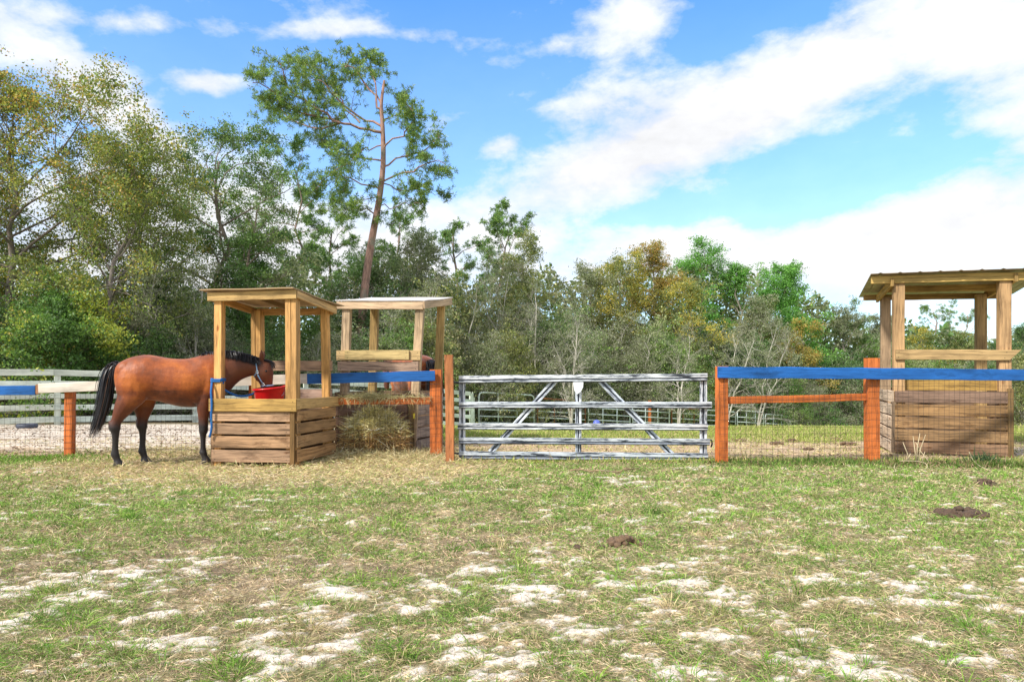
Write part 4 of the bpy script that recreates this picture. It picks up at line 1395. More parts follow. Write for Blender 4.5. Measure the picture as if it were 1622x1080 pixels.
def left_fence():
    root = empty('wire_fence', (gx(107, 9.9), 9.9, 0))
    tag(root, 'wire mesh fence with orange posts and blue and white top rail behind the horse', 'fence')
    x = lambda px, d=9.9: gx(px, d)
    for px, d in ((107.5, 9.93), (400, 9.99), (-140, 9.93)):
        mb = MB(int(px) + 200)
        mb.post(x(px, d), d + 0.05, -0.1, z_at(606, 9.9), 0.115, 0.10, ORG, 0, warp=0.004, seg=6)
        mb.build('post', M_orange, root)
    mb = MB(301)
    mb.post(gx(690.5, 10.02), 10.12, -0.1, z_at(585, 10.0), 0.17, 0.15, ORG, 0, lean=(-0.01, 0), warp=0.005, seg=6)
    mb.build('post', M_orange, root)
    mb = MB(51); mb.board(P(-160, 619, 9.87), P(57, 618, 9.87), 0.135, 0.04, BLU, seg=6); mb.build('rail', M_blue, root)
    mb = MB(54); mb.board(P(58, 616.5, 9.874), P(62, 616.5, 9.874), 0.14, 0.04, (0.42, 0.2, 0.1), seg=1); mb.build('rail_splice', M_orange, root)
    mb = MB(52); mb.board(P(62, 615, 9.87), P(487, 599.5, 9.93), 0.140, 0.04, WHT, seg=10); mb.build('rail', M_white, root)
    mb = MB(53); mb.board(P(487, 600, 9.93), P(689, 595, 9.99), 0.148, 0.04, BLU, seg=8); mb.build('rail', M_blue, root)
    mb = MB(55); mb.board(P(537, 635, 9.96), P(682, 634.5, 10.03), 0.10, 0.045, ORG, seg=8, warp=0.006); mb.build('lower_rail', M_orange, root)
    mesh_wire(root, (x(-160), 9.9, 0), (gx(390, 9.95), 9.95, 0), 1.02, seed=1)
    mesh_wire(root, (gx(536, 9.93), 9.95, 0), (gx(698, 9.93), 9.99, 0), 1.12, seed=2)


left_fence()


def right_fence():
    root = empty('wire_fence', (gx(1144, 9.1), 9.1, 0))
    tag(root, 'wire mesh fence with orange posts and long blue top rail right of the gate', 'fence')
    mb = MB(61); mb.post(gx(1144.5, 9.13), 9.17, -0.1, z_at(580, 9.1), 0.14, 0.13, ORG, 0, warp=0.005, seg=6); mb.build('post', M_orange, root)
    mb = MB(62); mb.post(gx(1382.5, 9.3), 9.33, -0.1, z_at(567, 9.3), 0.155, 0.14, ORG, 0, warp=0.005, seg=6); mb.build('post', M_orange, root)
    mb = MB(64); mb.post(gx(1690, 9.4), 9.48, -0.1, z_at(575, 9.4), 0.155, 0.14, ORG, 0, warp=0.005, seg=6); mb.build('post', M_orange, root)
    mb = MB(63); mb.board(P(1137, 589.5, 9.075), P(1720, 594.5, 9.38), 0.152, 0.04, BLU, seg=16, warp=0.006); mb.build('rail', M_blue, root)
    mb = MB(65); mb.board(P(1153, 634, 9.17), P(1374, 628.5, 9.33), 0.095, 0.05, ORG, seg=8, warp=0.006); mb.build('lower_rail', M_orange, root)
    mesh_wire(root, (gx(1139, 9.08), 9.08, 0), (gx(1720, 9.38), 9.38, 0), 1.17, seed=3)


right_fence()

mb = MB(71)
mb.board((gx(713.5, 9.42), 9.42, -0.1), (gx(711, 9.42), 9.42, z_at(562, 9.42)), 0.10, 0.115, (0.66, 0.26, 0.10), up=(0, 1, 0), seg=6, warp=0.004)
o = mb.build('gate_post', M_orange)
tag(o, 'slim orange square post at the left end of the metal gate', 'post')


# ------------------------------------------------------------------ metal gate
def gate_mat():
    m, t, b = mat('peeling_gate_paint')
    uv = t.new('ShaderNodeTexCoord').outputs['UV']
    n = t.noise(t.mapping(uv, scale=(2.2, 22, 1)), 1.0, 6, 0.65, 0.4)
    n3 = t.noise(t.mapping(uv, scale=(9, 50, 1)), 1.0, 4, 0.7, 0.2)
    k = t.math('ADD', t.math('MULTIPLY', n, 0.7), t.math('MULTIPLY', n3, 0.3))
    col = t.ramp(k, [(0.42, (0.03, 0.034, 0.045)), (0.465, (0.22, 0.25, 0.29)), (0.495, (0.50, 0.53, 0.57)), (0.60, (0.76, 0.79, 0.82))])
    col = t.mix(1.0, col, attr(t), 'MULTIPLY')
    t.put(b.inputs['Base Color'], col)
    b.inputs['Roughness'].default_value = 0.4
    b.inputs['Metallic'].default_value = 0.1
    t.put(b.inputs['Normal'], t.bump(k, 0.3, 0.003))
    return m


def gate():
    M = gate_mat()
    dl, dr = 9.55, 9.42
    dep = lambda px: dl + (dr - dl) * (px - 727) / (1120 - 727)
    root = empty('metal_gate', (gx(920, 9.5), 9.5, 0))
    tag(root, 'wide tubular metal gate with peeling white paint and black streaks', 'gate')
    rails = [(727, 600.5, 1120, 596.8, 10.0), (727, 640.8, 1127, 641.0, 8.4), (725, 674.8, 1121, 675.8, 8.6), (727, 697.3, 1124, 699.5, 8.4), (727, 720.0, 1121, 723.5, 10.5)]
    G = (1, 1, 1)
    for i, (a, ya, b, yb, h) in enumerate(rails):
        mb = MB(80 + i)
        da, db = dep(a) - 0.025, dep(b) - 0.025
        A, B = P(a, ya, da), P(b, yb, db)
        hh = h / F * 9.5 * 1.1
        # pressed channel: a raised spine between two lips, the recess coloured dark for its shade
        mb.board(A + Vector((0, 0, hh * .22)), B + Vector((0, 0, hh * .22)), hh * 0.56, 0.045, G, seg=10, warp=0.0015)
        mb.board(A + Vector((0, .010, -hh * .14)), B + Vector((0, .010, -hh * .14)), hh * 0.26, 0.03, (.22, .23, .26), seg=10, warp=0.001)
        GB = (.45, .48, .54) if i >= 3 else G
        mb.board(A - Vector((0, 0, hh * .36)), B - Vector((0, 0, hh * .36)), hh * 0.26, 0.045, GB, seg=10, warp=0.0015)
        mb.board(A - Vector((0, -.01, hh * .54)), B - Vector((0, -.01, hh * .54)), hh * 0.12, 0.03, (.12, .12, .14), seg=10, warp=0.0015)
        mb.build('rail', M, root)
    ups = [(732, 604, 732, 716, 10), (916, 604, 916, 716, 9.5), (1114, 601, 1114, 719, 11)]
    for i, (a, ya, b, yb, w) in enumerate(ups):
        mb = MB(90 + i); ww = w / F * 9.5
        A, B = P(a, ya, dep(a) + .018), P(b, yb, dep(b) + .018)
        for s_ in (-1, 1):
            mb.board(A + Vector((s_ * ww * .31, 0, 0)), B + Vector((s_ * ww * .31, 0, 0)), ww * 0.38, 0.035, G, up=(1, 0, 0), seg=6, warp=0.001)
        mb.board(A + Vector((0, .012, 0)), B + Vector((0, .012, 0)), ww * .3, 0.015, (.16, .17, .2), up=(1, 0, 0), seg=6, warp=0.001)  # recess of the upright, its shade put into the dark colour
        mb.build('upright', M, root)
    for i, (a, ya, b, yb) in enumerate([(879, 603, 777, 716), (951, 603, 1064, 720)]):
        mb = MB(95 + i); ww = 0.085
        A, B = P(a, ya, dep(a) + .03), P(b, yb, dep(b) + .03)
        sd = (B - A).normalized().cross(Vector((0, 1, 0))).normalized()
        for s_ in (-1, 1):
            mb.board(A + sd * s_ * ww * .31, B + sd * s_ * ww * .31, ww * .36, 0.03, G, up=sd, seg=6, warp=0.001)
        mb.board(A + Vector((0, .012, 0)), B + Vector((0, .012, 0)), ww * .3, 0.012, (.16, .17, .2), up=sd, seg=6, warp=0.001)  # dark strip paints in the shade between the brace lips
        mb.build('diagonal_brace', M, root)
    # blank shield-shaped plate under the top rail
    pts = [(908, 605), (924, 605), (923.5, 613), (920, 620), (914, 624.5), (910, 619), (908.5, 612)]
    me = bpy.data.meshes.new('plate')
    v = [tuple(P(a, b, dep(a) - 0.055)) for a, b in pts] + [tuple(P(a, b, dep(a) - 0.049)) for a, b in pts]
    n = len(pts)
    fs = [tuple(range(n))[::-1], tuple(range(n, 2 * n))] + [(i, (i + 1) % n, n + (i + 1) % n, n + i) for i in range(n)]
    me.from_pydata(v, [], fs)
    link('name_plate', me, simple('white_plate', (0.82, 0.84, 0.86), 0.4, 0, 8, .12, 0), root)
    # latch and hinges
    iron = simple('dark_iron', (0.07, 0.07, 0.08), 0.5, 0.8)
    for py in (606, 718):
        mb = MB(99)
        mb.tube([P(716, py - 1, dl - .05), P(724, py, dl - .01), P(731, py, dl)], [0.010, 0.014, 0.018], 8)
        mb.build('hinge', iron, root)
    mb = MB(98)
    mb.tube([P(1118, 697, dr), P(1127, 697, dr), P(1128, 703, dr), P(1126, 708, dr)], 0.012, 6)
    mb.build('latch', simple('latch_iron', (0.07, 0.07, 0.08), 0.5, 0.8), root)


gate()


# ------------------------------------------------------------------ pale board fence round the paddock
def board_fence():
    A = Vector((-18.0, 10.5, 0)); A = Vector((-11.7 - 10.2 * .45, 15.6 - 9 * .45, 0)); B = Vector((-1.5, 24.6, 0))
    L = (B - A).length; ax = (B - A).normalized()
    root = empty('board_fence', (-10.67, 16.3, 0))
    tag(root, 'pale mint-white board fence with five rails closing the left paddock', 'fence')
    # posts stand at t=.0757 and .306 of the visible stretch, and on at the same spacing
    A0 = Vector((-11.7, 15.6, 0)); D = Vector((10.2, 9.0, 0)); sp = 0.2303
    ts = [0.0757 + sp * k for k in range(-2, 4)] + [1.0]
    pts = [A0 + D * q for q in ts]
    tops = (1.32, 1.05, 0.745, 0.485, 0.20)
    hts = (0.145, 0.125, 0.115, 0.13, 0.14)
    for i, p in enumerate(pts):
        g = gz(p.x, p.y)
        mb = MB(120 + i); mb.post(p.x + .03, p.y + .09, g - .1, g + 1.27, 0.125, 0.10, MINT, math.atan2(9, 10.2), warp=.003)
        mb.build('post', M_mint, root)
    for r_, (zt, h) in enumerate(zip(tops, hts)):
        mb = MB(140 + r_)
        for i in range(len(pts) - 1):
            p, q = pts[i], pts[i + 1]
            a = Vector((p.x, p.y, gz(p.x, p.y) + zt - h / 2)); b = Vector((q.x, q.y, gz(q.x, q.y) + zt - h / 2))
            j = 0.003 * (i % 2)
            mb.board(a + ax * .003, b - ax * .003, h, 0.03 + j, MINT, seg=5, warp=0.006, var=0.06)
        mb.build('rail', M_mint, root)
    # return stretch running away from the corner
    E = B + Vector((-0.28, 5.6, 0))
    for r_, (zt, h) in enumerate(zip(tops, hts)):
        mb = MB(160 + r_)
        mb.board(Vector((B.x + .07, B.y + .1, gz(B.x, B.y) + zt - h / 2)), Vector((E.x, E.y, gz(E.x, E.y) + zt - h / 2)), h, 0.03, MINT, seg=4)
        mb.build('rail', M_mint, root)
    for q in (0.5, 1.0):
        p = lerp(B, E, q); g = gz(p.x, p.y)
        mb = MB(170 + int(q * 4)); mb.post(p.x + .08, p.y + .02, g - .1, g + 1.25, 0.12, 0.10, MINT, 1.4); mb.build('post', M_mint, root)


board_fence()


# ------------------------------------------------------------------ tubular corral panels in the far pasture
M_pipe = simple('galvanised_pipe', (0.74, 0.82, 0.80), 0.5, 0.0, 8, 0.35, 0.0)
M_rust = simple('rusty_pipe', (0.34, 0.13, 0.06), 0.7, 0.2, 8, 0.4, 0.0)


def corral():
    A = Vector((-1.40, 28.0, 0)); B = Vector((31, 56.5, 0))
    n = 13
    base_panel = None
    words = ['first', 'second', 'third', 'fourth', 'fifth', 'sixth', 'seventh', 'eighth', 'ninth', 'tenth', 'eleventh', 'twelfth', 'thirteenth']
    for i in range(n):
        p, q = lerp(A, B, i / n), lerp(A, B, (i + 1) / n)
        rust = i in (1, 4)
        H = 1.5 if i % 3 == 0 else 1.38
        name_ = 'corral_panel'
        root = empty(name_, (p.x, p.y, gz(p.x, p.y)))
        tag(root, ('rust-framed ' if rust else 'galvanised grey ') + f'tubular corral panel, {words[i]} from the white fence corner', 'corral panel', 'corral panels across the far pasture')
        ax = (q - p).normalized(); L = (q - p).length - 0.12
        g0, g1 = gz(p.x, p.y), gz(q.x, q.y)
        pt = lambda s_, z: Vector((p.x + ax.x * s_, p.y + ax.y * s_, g0 + (g1 - g0) * s_ / L + z))
        m = M_rust if rust else M_pipe
        mb = MB(180 + i)
        mb.tube([pt(.05, .0), pt(.05, H - .18), pt(.10, H - .05), pt(.22, H), pt(L - .22, H), pt(L - .10, H - .05), pt(L - .05, H - .18), pt(L - .05, 0)], 0.034, 6)
        mb.build('frame', m, root, True)
        for z in (0.25, 0.52, 0.80, 1.10):
            mb = MB(200 + i)
            mb.tube([pt(.05, z), pt(L - .05, z)], 0.03, 5)
            mb.build('rail', M_pipe, root, True)
        for s_ in (L * .34, L * .67):
            mb = MB(220 + i)
            mb.tube([pt(s_, .2), pt(s_, H)], 0.03, 5)
            mb.build('upright', m, root, True)


corral()
p = P(1027, 640, 37)
mb = MB(240); mb.post(gx(1029, 36.5), 36.5, gz(gx(1029, 36.5), 36.5) - .1, gz(gx(1029, 36.5), 36.5) + 1.75, 0.14, 0.14, ORG)
tag(mb.build('fence_post', M_orange), 'orange wooden post standing in the line of grey corral panels', 'post')

# ------------------------------------------------------------------ ball in the field
import bmesh
bm = bmesh.new(); bmesh.ops.create_uvsphere(bm, u_segments=24, v_segments=16, radius=0.135)
bx = gx(945, 25)
for v in bm.verts: v.co += Vector((bx, 25, gz(bx, 25) + 0.19))
me = bpy.data.meshes.new('ball'); bm.to_mesh(me); bm.free()
tag(link('ball', me, simple('blue_rubber', (0.10, 0.14, 0.55), 0.45, 0, 6, .2, 0), None, True), 'blue ball lying in the pasture behind the gate', 'ball')


# ------------------------------------------------------------------ horses
def coat():
    m, t, b = mat('bay_coat')
    v = t.new('ShaderNodeTexCoord').outputs['Object']
    sp = t.new('ShaderNodeSeparateXYZ'); t.l.new(v, sp.inputs[0])
    x, y, z = sp.outputs
    n = t.noise(v, 5, 4, 0.6)
    n2 = t.noise(t.mapping(v, scale=(1, 1, 2.2)), 60, 3, 0.6)
    n3 = t.noise(v, 3.0, 4, 0.6)
    bay = t.ramp(n3, [(0.37, (0.085, 0.020, 0.006)), (0.5, (0.24, 0.054, 0.009)), (0.62, (0.45, 0.125, 0.015))])
    # back and rump lighter, belly and stifle darker brown: light and shade put into the coat
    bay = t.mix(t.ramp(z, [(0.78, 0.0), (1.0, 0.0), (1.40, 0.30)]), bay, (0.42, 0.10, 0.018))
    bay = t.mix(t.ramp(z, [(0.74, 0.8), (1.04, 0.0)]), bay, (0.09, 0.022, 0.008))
    # neck and head turn dark brown
    hd = t.ramp(t.math('ADD', x, t.math('MULTIPLY', n, 0.15)), [(0.60, 0.0), (0.80, 0.0), (0.92, 1.0)])
    hn = t.math('MULTIPLY', t.math('SUBTRACT', t.math('ADD', x, t.math('MULTIPLY', n, 0.12)), 1.24), 4.0, clamp=True)
    bay = t.mix(t.math('MULTIPLY', hn, 0.85), bay, (0.095, 0.030, 0.014))
    # black points: lower legs
    zz = t.math('ADD', z, t.math('MULTIPLY', t.math('SUBTRACT', n, 0.5), 0.12))
    blk = t.ramp(zz, [(0.50, 1.0), (0.66, 0.0)])
    bay = t.mix(blk, bay, (0.018, 0.014, 0.013))
    bay = t.mix(1.0, bay, t.ramp(n2, [(0.3, 0.82), (0.7, 1.12)]), 'MULTIPLY')
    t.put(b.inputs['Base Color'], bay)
    b.inputs['Roughness'].default_value = 0.52
    b.inputs['Specular IOR Level'].default_value = 0.35
    b.inputs['Sheen Weight'].default_value = 0.15
    nb = t.noise(t.mapping(v, scale=(1.6, 1, 0.8)), 5.0, 3, 0.5)
    t.put(b.inputs['Normal'], t.bump(t.math('ADD', t.math('MULTIPLY', nb, 1.0), t.math('MULTIPLY', n2, 0.05)), 0.40, 0.03))
    return m


M_coat = coat()


def hair_mat():
    m, t, b = mat('black_hair')
    t.put(b.inputs['Base Color'], attr(t))
    b.inputs['Roughness'].default_value = 0.42
    b.inputs['Specular IOR Level'].default_value = 0.5
    return m


M_hair = hair_mat()


def make_horse():
    verts, faces = [], []

    def loft(rings, k=20):
        """rings: (centre, a-axis, b-axis) ; superellipse cross sections"""
        i0 = len(verts)
        for (c, a, b) in rings:
            c, a, b = Vector(c), Vector(a), Vector(b)
            for j in range(k):
                an = 2 * math.pi * j / k
                verts.append(c + a * math.cos(an) + b * math.sin(an))
        n = len(rings)
        for i in range(n - 1):
            for j in range(k):
                j2 = (j + 1) % k
                faces.append((i0 + i * k + j, i0 + i * k + j2, i0 + (i + 1) * k + j2, i0 + (i + 1) * k + j))
        faces.append(tuple(i0 + j for j in range(k))[::-1])
        faces.append(tuple(i0 + (n - 1) * k + j for j in range(k)))

    def spline(keys, m=4):
        """keys: rows of floats -> smoothed rows"""
        return smooth_path(np.array(keys, float), m)

    # trunk: s, ztop, zbot, half width
    tk = [(-0.05, 1.27, 1.10, 0.07), (-0.02, 1.34, 0.98, 0.15), (0.06, 1.395, 0.86, 0.215), (0.17, 1.44, 0.82, 0.26), (0.33, 1.468, 0.86, 0.275), (0.48, 1.452, 0.845, 0.27),
          (0.635, 1.425, 0.80, 0.285), (0.8, 1.415, 0.765, 0.295), (0.95, 1.435, 0.76, 0.285), (1.08, 1.485, 0.785, 0.26), (1.2, 1.51, 0.82, 0.235), (1.31, 1.505, 0.88, 0.195), (1.38, 1.46, 1.0, 0.13)]
    rings = []
    for s_, zt, zb, w in spline(tk):
        rings.append(((s_, 0, (zt + zb) / 2), (0, w, 0), (0, 0, (zt - zb) / 2)))
    loft(rings, 28)
    # neck: centre s, z, normal half height, half width, tilt
    nk = [(1.14, 1.18, 0.29, 0.20), (1.27, 1.215, 0.288, 0.165), (1.38, 1.27, 0.255, 0.13), (1.50, 1.31, 0.215, 0.105), (1.62, 1.325, 0.175, 0.09), (1.73, 1.325, 0.145, 0.08), (1.83, 1.31, 0.125, 0.08), (1.90, 1.29, 0.11, 0.075)]
    rings = []
    sp_ = spline(nk)
    for i, (s_, z, h, w) in enumerate(sp_):
        a = sp_[min(i + 1, len(sp_) - 1)] - sp_[max(i - 1, 0)]
        d = Vector((a[0], 0, a[1])).normalized(); nrm = Vector((-d.z, 0, d.x))
        rings.append(((s_, 0, z), (0, w, 0), nrm * h))
    loft(rings, 22)
    # head, hanging down into the bucket
    hk = [(1.875, 1.375, 0.06, 0.055), (1.885, 1.345, 0.105, 0.085), (1.89, 1.28, 0.125, 0.098), (1.895, 1.21, 0.130, 0.100), (1.915, 1.13, 0.108, 0.082), (1.935, 1.05, 0.082, 0.062),
          (1.95, 0.98, 0.068, 0.053), (1.96, 0.92, 0.066, 0.056), (1.963, 0.875, 0.060, 0.050), (1.96, 0.845, 0.035, 0.03)]
    rings = []
    for s_, z, h, w in spline(hk, 3):
        rings.append(((s_, 0, z), (0, w, 0), (h, 0, 0.02)))
    loft(rings, 20)
    # cheek and eye ridge
    def ball(c, r, k=12, m=8):
        rr = []
        for i in range(m + 1):
            th = math.pi * (0.04 + 0.92 * i / m)
            rr.append(((c[0], c[1], c[2] + r[2] * math.cos(th)), (0, r[1] * math.sin(th), 0), (r[0] * math.sin(th), 0, 0)))
        loft(rr, k)
    for sy in (-1, 1):
        ball((1.84, 0.05 * sy, 1.20), (0.085, 0.055, 0.105))
        ball((1.925, 0.078 * sy, 1.255), (0.035, 0.022, 0.025))
        ball((0.20, 0.145 * sy, 1.06), (0.22, 0.135, 0.29))      # haunch
        ball((1.17, 0.14 * sy, 1.12), (0.15, 0.115, 0.28))        # shoulder
        ball((0.11, 0.09 * sy, 1.24), (0.15, 0.12, 0.15))
        ball((1.26, 0.10 * sy, 0.98), (0.11, 0.10, 0.13))         # breast
        ball((1.03, 0.15 * sy, 0.93), (0.14, 0.075, 0.12))         # elbow
    # legs: (s, y, z, half length fore-aft, half width)
    def leg(keys, k=14):
        rings = []
        for s_, y, z, a, w in spline(keys, 3):
            f = 1.05 + 0.30 * float(sst(0.62 - z, 0.0, 0.12)); a *= f; w *= f
            rings.append(((s_, y, z), (0, w, 0), (a, 0, 0)))
        loft(rings, k)

    def hind(y, o):     # o shifts the lower leg back or forward
        leg([(0.22, y, 1.10, 0.20, 0.12), (0.21 + o * .2, y, 0.96, 0.175, 0.115), (0.17 + o * .4, y * 1.02, 0.84, 0.165, 0.105), (0.105 + o * .7, y * 1.03, 0.72, 0.118, 0.08), (0.05 + o * .9, y, 0.62, 0.078, 0.056),
             (0.015 + o, y, 0.555, 0.062, 0.046), (0.012 + o, y, 0.50, 0.055, 0.045), (0.022 + o, y, 0.44, 0.038, 0.034), (0.022 + o, y, 0.34, 0.031, 0.029), (0.018 + o, y, 0.23, 0.031, 0.029),
             (0.018 + o, y, 0.165, 0.042, 0.036), (0.032 + o, y, 0.125, 0.036, 0.034), (0.05 + o, y, 0.085, 0.036, 0.036), (0.062 + o, y, 0.058, 0.047, 0.045), (0.072 + o, y, 0.002, 0.062, 0.056)])
        ball((-0.045 + o, y, 0.572), (0.022, 0.026, 0.04))         # point of hock
        ball((-0.012 + o, y, 0.155), (0.022, 0.024, 0.028))

    def fore(y, o):
        leg([(1.15, y, 1.02, 0.12, 0.10), (1.12, y, 0.90, 0.10, 0.085), (1.105 + o * .3, y * .98, 0.78, 0.096, 0.078), (1.10 + o * .6, y * .97, 0.66, 0.074, 0.062), (1.10 + o * .8, y * .97, 0.56, 0.056, 0.048),
             (1.105 + o, y * .97, 0.485, 0.047, 0.045), (1.105 + o, y * .97, 0.43, 0.045, 0.044), (1.10 + o, y * .97, 0.38, 0.031, 0.031), (1.10 + o, y * .97, 0.27, 0.027, 0.028), (1.10 + o, y * .97, 0.19, 0.030, 0.029),
             (1.10 + o, y * .97, 0.155, 0.040, 0.036), (1.115 + o, y * .97, 0.11, 0.034, 0.033), (1.135 + o, y * .97, 0.07, 0.040, 0.040), (1.15 + o, y * .97, 0.002, 0.060, 0.055)])
        ball((1.07 + o, y * .97, 0.145), (0.02, 0.022, 0.025))

    hind(-0.15, -0.035); hind(0.15, 0.24)
    fore(-0.14, -0.015); fore(0.14, 0.14)
    # ears
    for sy in (-1, 1):
        c = Vector((1.862, 0.055 * sy, 1.385)); d = Vector((0.10 + .10 * sy, 0.30 * sy, 0.95)).normalized()
        rr = []
        for q, r in ((-.3, 0.026), (0, 0.032), (0.35, 0.038), (0.65, 0.030), (0.9, 0.016), (1.0, 0.006)):
            rr.append((c + d * 0.175 * q, (0, r * 0.6, 0), (r, 0, 0.1 * r)))
        loft(rr, 10)
    me = bpy.data.meshes.new('body')
    me.from_pydata([v[:] for v in verts], [], faces)
    tmp = bpy.data.objects.new('body_tmp', me); COL.objects.link(tmp)
    r = tmp.modifiers.new('r', 'REMESH'); r.mode = 'VOXEL'; r.voxel_size = 0.011
    s_ = tmp.modifiers.new('s', 'SMOOTH'); s_.iterations = 7; s_.factor = 0.5
    dg = bpy.context.evaluated_depsgraph_get()
    body = bpy.data.meshes.new_from_object(tmp.evaluated_get(dg))
    body.name = 'body'
    bpy.data.objects.remove(tmp)
    root = empty('horse', (0, 0, 0))
    o = bpy.data.objects.new('body', body); COL.objects.link(o); o.parent = root
    body.materials.clear(); body.materials.append(M_coat)
    body.polygons.foreach_set('use_smooth', [True] * len(body.polygons))
    rng = np.random.default_rng(3)

    def locks(name, roots, ctrl, L, w, seg=5, cols=((0.012, 0.011, 0.013), (0.03, 0.026, 0.028), (0.02, 0.018, 0.02))):
        """hair locks; roots (n,3); ctrl(i,q) -> offset of each lock along its length"""
        V, Q, Cc = [], [], []
        nv = 0
        for i, r0 in enumerate(roots):
            pts = np.array([r0 + ctrl(i, q) for q in np.linspace(0, 1, seg + 1)])
            T = np.gradient(pts, axis=0); side = np.cross(T, rng.normal(size=3)); side /= (np.linalg.norm(side, axis=1)[:, None] + 1e-9)
            ww = w * np.array([1 - 0.85 * (q ** 2) for q in np.linspace(0, 1, seg + 1)])[:, None]
            a, b = pts + side * ww, pts - side * ww
            c = np.array(cols[i % len(cols)]) * rng.uniform(0.7, 1.4)
            if name == 'tail' and rng.random() < 0.12: c = np.array((0.10, 0.045, 0.02))
            for q in range(seg + 1):
                V.append(a[q]); V.append(b[q]); Cc.append(c); Cc.append(c)
            for q in range(seg):
                Q.append((nv + 2 * q, nv + 2 * q + 1, nv + 2 * q + 3, nv + 2 * q + 2))
            nv += 2 * (seg + 1)
        me = quads_mesh(name, np.array(V), np.array(Q), np.array(Cc))
        ob = bpy.data.objects.new(name, me); COL.objects.link(ob); ob.parent = root
        me.materials.append(M_hair)

    # tail
    n = 900
    off = rng.normal(size=(n, 3)) * np.array([0.018, 0.026, 0.025])
    roots = np.array([-0.02, 0, 1.31]) + off
    ln = rng.uniform(0.62, 1.0, n); sprd = rng.normal(size=(n, 3)) * np.array([0.033, 0.042, 0.02])
    key = smooth_path(np.array([(0, 0, 0), (-0.075, -.01, -0.03), (-0.115, -.02, -0.20), (-0.145, -.02, -0.42), (-0.20, -.02, -0.66), (-0.29, -.02, -0.93)]), 4)

    def tailc(i, q):
        f = q * ln[i] * (len(key) - 1); j = min(int(f), len(key) - 2)
        return key[j] + (key[j + 1] - key[j]) * (f - j) + sprd[i] * (math.sin(math.pi * min(q * .62 + .02, .9)) * 1.1)
    locks('tail', roots, tailc, 1, 0.0065, 10)
    # mane along the crest, falling to the near side
    n = 2600
    q = rng.random(n) * 0.95
    crest = smooth_path(np.array([(1.07, 0, 1.475), (1.18, 0, 1.50), (1.30, 0, 1.512), (1.42, 0, 1.518), (1.54, 0, 1.502), (1.66, 0, 1.475), (1.76, 0, 1.44), (1.84, 0, 1.405)]), 4)
    f = q * (len(crest) - 1); j = np.minimum(f.astype(int), len(crest) - 2)
    roots = crest[j] + (crest[j + 1] - crest[j]) * (f - j)[:, None] + rng.normal(size=(n, 3)) * np.array([0.01, 0.014, 0.005])
    ml = rng.uniform(0.075, 0.12, n) * (0.45 + 0.6 * np.sin(np.clip(q, .05, 1) * 2.6)); sx = rng.uniform(-0.03, 0.055, n); sy = np.where(rng.random(n) < .8, -1.0, 0.7)

    def manec(i, t_):
        l = ml[i]
        return np.array([sx[i] * t_, sy[i] * (0.02 + 0.055 * math.sin(min(1, t_ * 1.2) * 1.5)) * (0.25 + t_), 0.028 * math.sin(t_ * 3.14) - l * t_ ** 1.5])
    locks('mane', roots, manec, 1, 0.0045, 5)
    n = 130
    roots = np.array([1.875, 0, 1.40]) + rng.normal(size=(n, 3)) * np.array([0.02, 0.022, 0.008])
    fl = rng.uniform(0.06, 0.14, n); fy = rng.normal(size=n) * 0.03
    locks('forelock', roots, lambda i, t_: np.array([0.145 * math.sin(t_ * 1.5) , fy[i] * t_, 0.005 * math.sin(3 * t_) - fl[i] * t_ ** 1.3]), 1, 0.0045, 5)
    # eyes
    for sy in (-1, 1):
        bm = bmesh.new(); bmesh.ops.create_uvsphere(bm, u_segments=16, v_segments=10, radius=0.0195)
        for v in bm.verts: v.co += Vector((1.925, 0.086 * sy, 1.25))
        me = bpy.data.meshes.new('eye'); bm.to_mesh(me); bm.free()
        me.polygons.foreach_set('use_smooth', [True] * len(me.polygons))
        me.materials.append(simple('eye', (0.01, 0.007, 0.006), 0.1, 0, 5, .1, 0) if sy < 0 else bpy.data.materials['eye'])
        ob = bpy.data.objects.new('eye', me); COL.objects.link(ob); ob.parent = root
    return root


H_ANG = math.radians(18)
horse = make_horse()
horse.location = (gx(180, 9.02) + 0.075, 9.02, 0.0)
horse.scale = (0.95, 1, 1)
horse.rotation_euler = (0, 0, H_ANG)
tag(horse, 'bay horse with black mane and tail standing sideways, eating from the red bucket', 'horse')
# second horse: a copy standing behind the rear stand
h2 = horse.copy(); COL.objects.link(h2)
for ch in list(horse.children):
    c = ch.copy(); COL.objects.link(c); c.parent = h2
h2.location = (gx(681, 12.25), 12.25, 0)
h2.rotation_euler = (0, 0, math.radians(122))
h2.scale = (1.06,) * 3
tag(h2, 'bay horse mostly hidden behind the rear feeding stand, its rump showing by the right posts', 'horse')


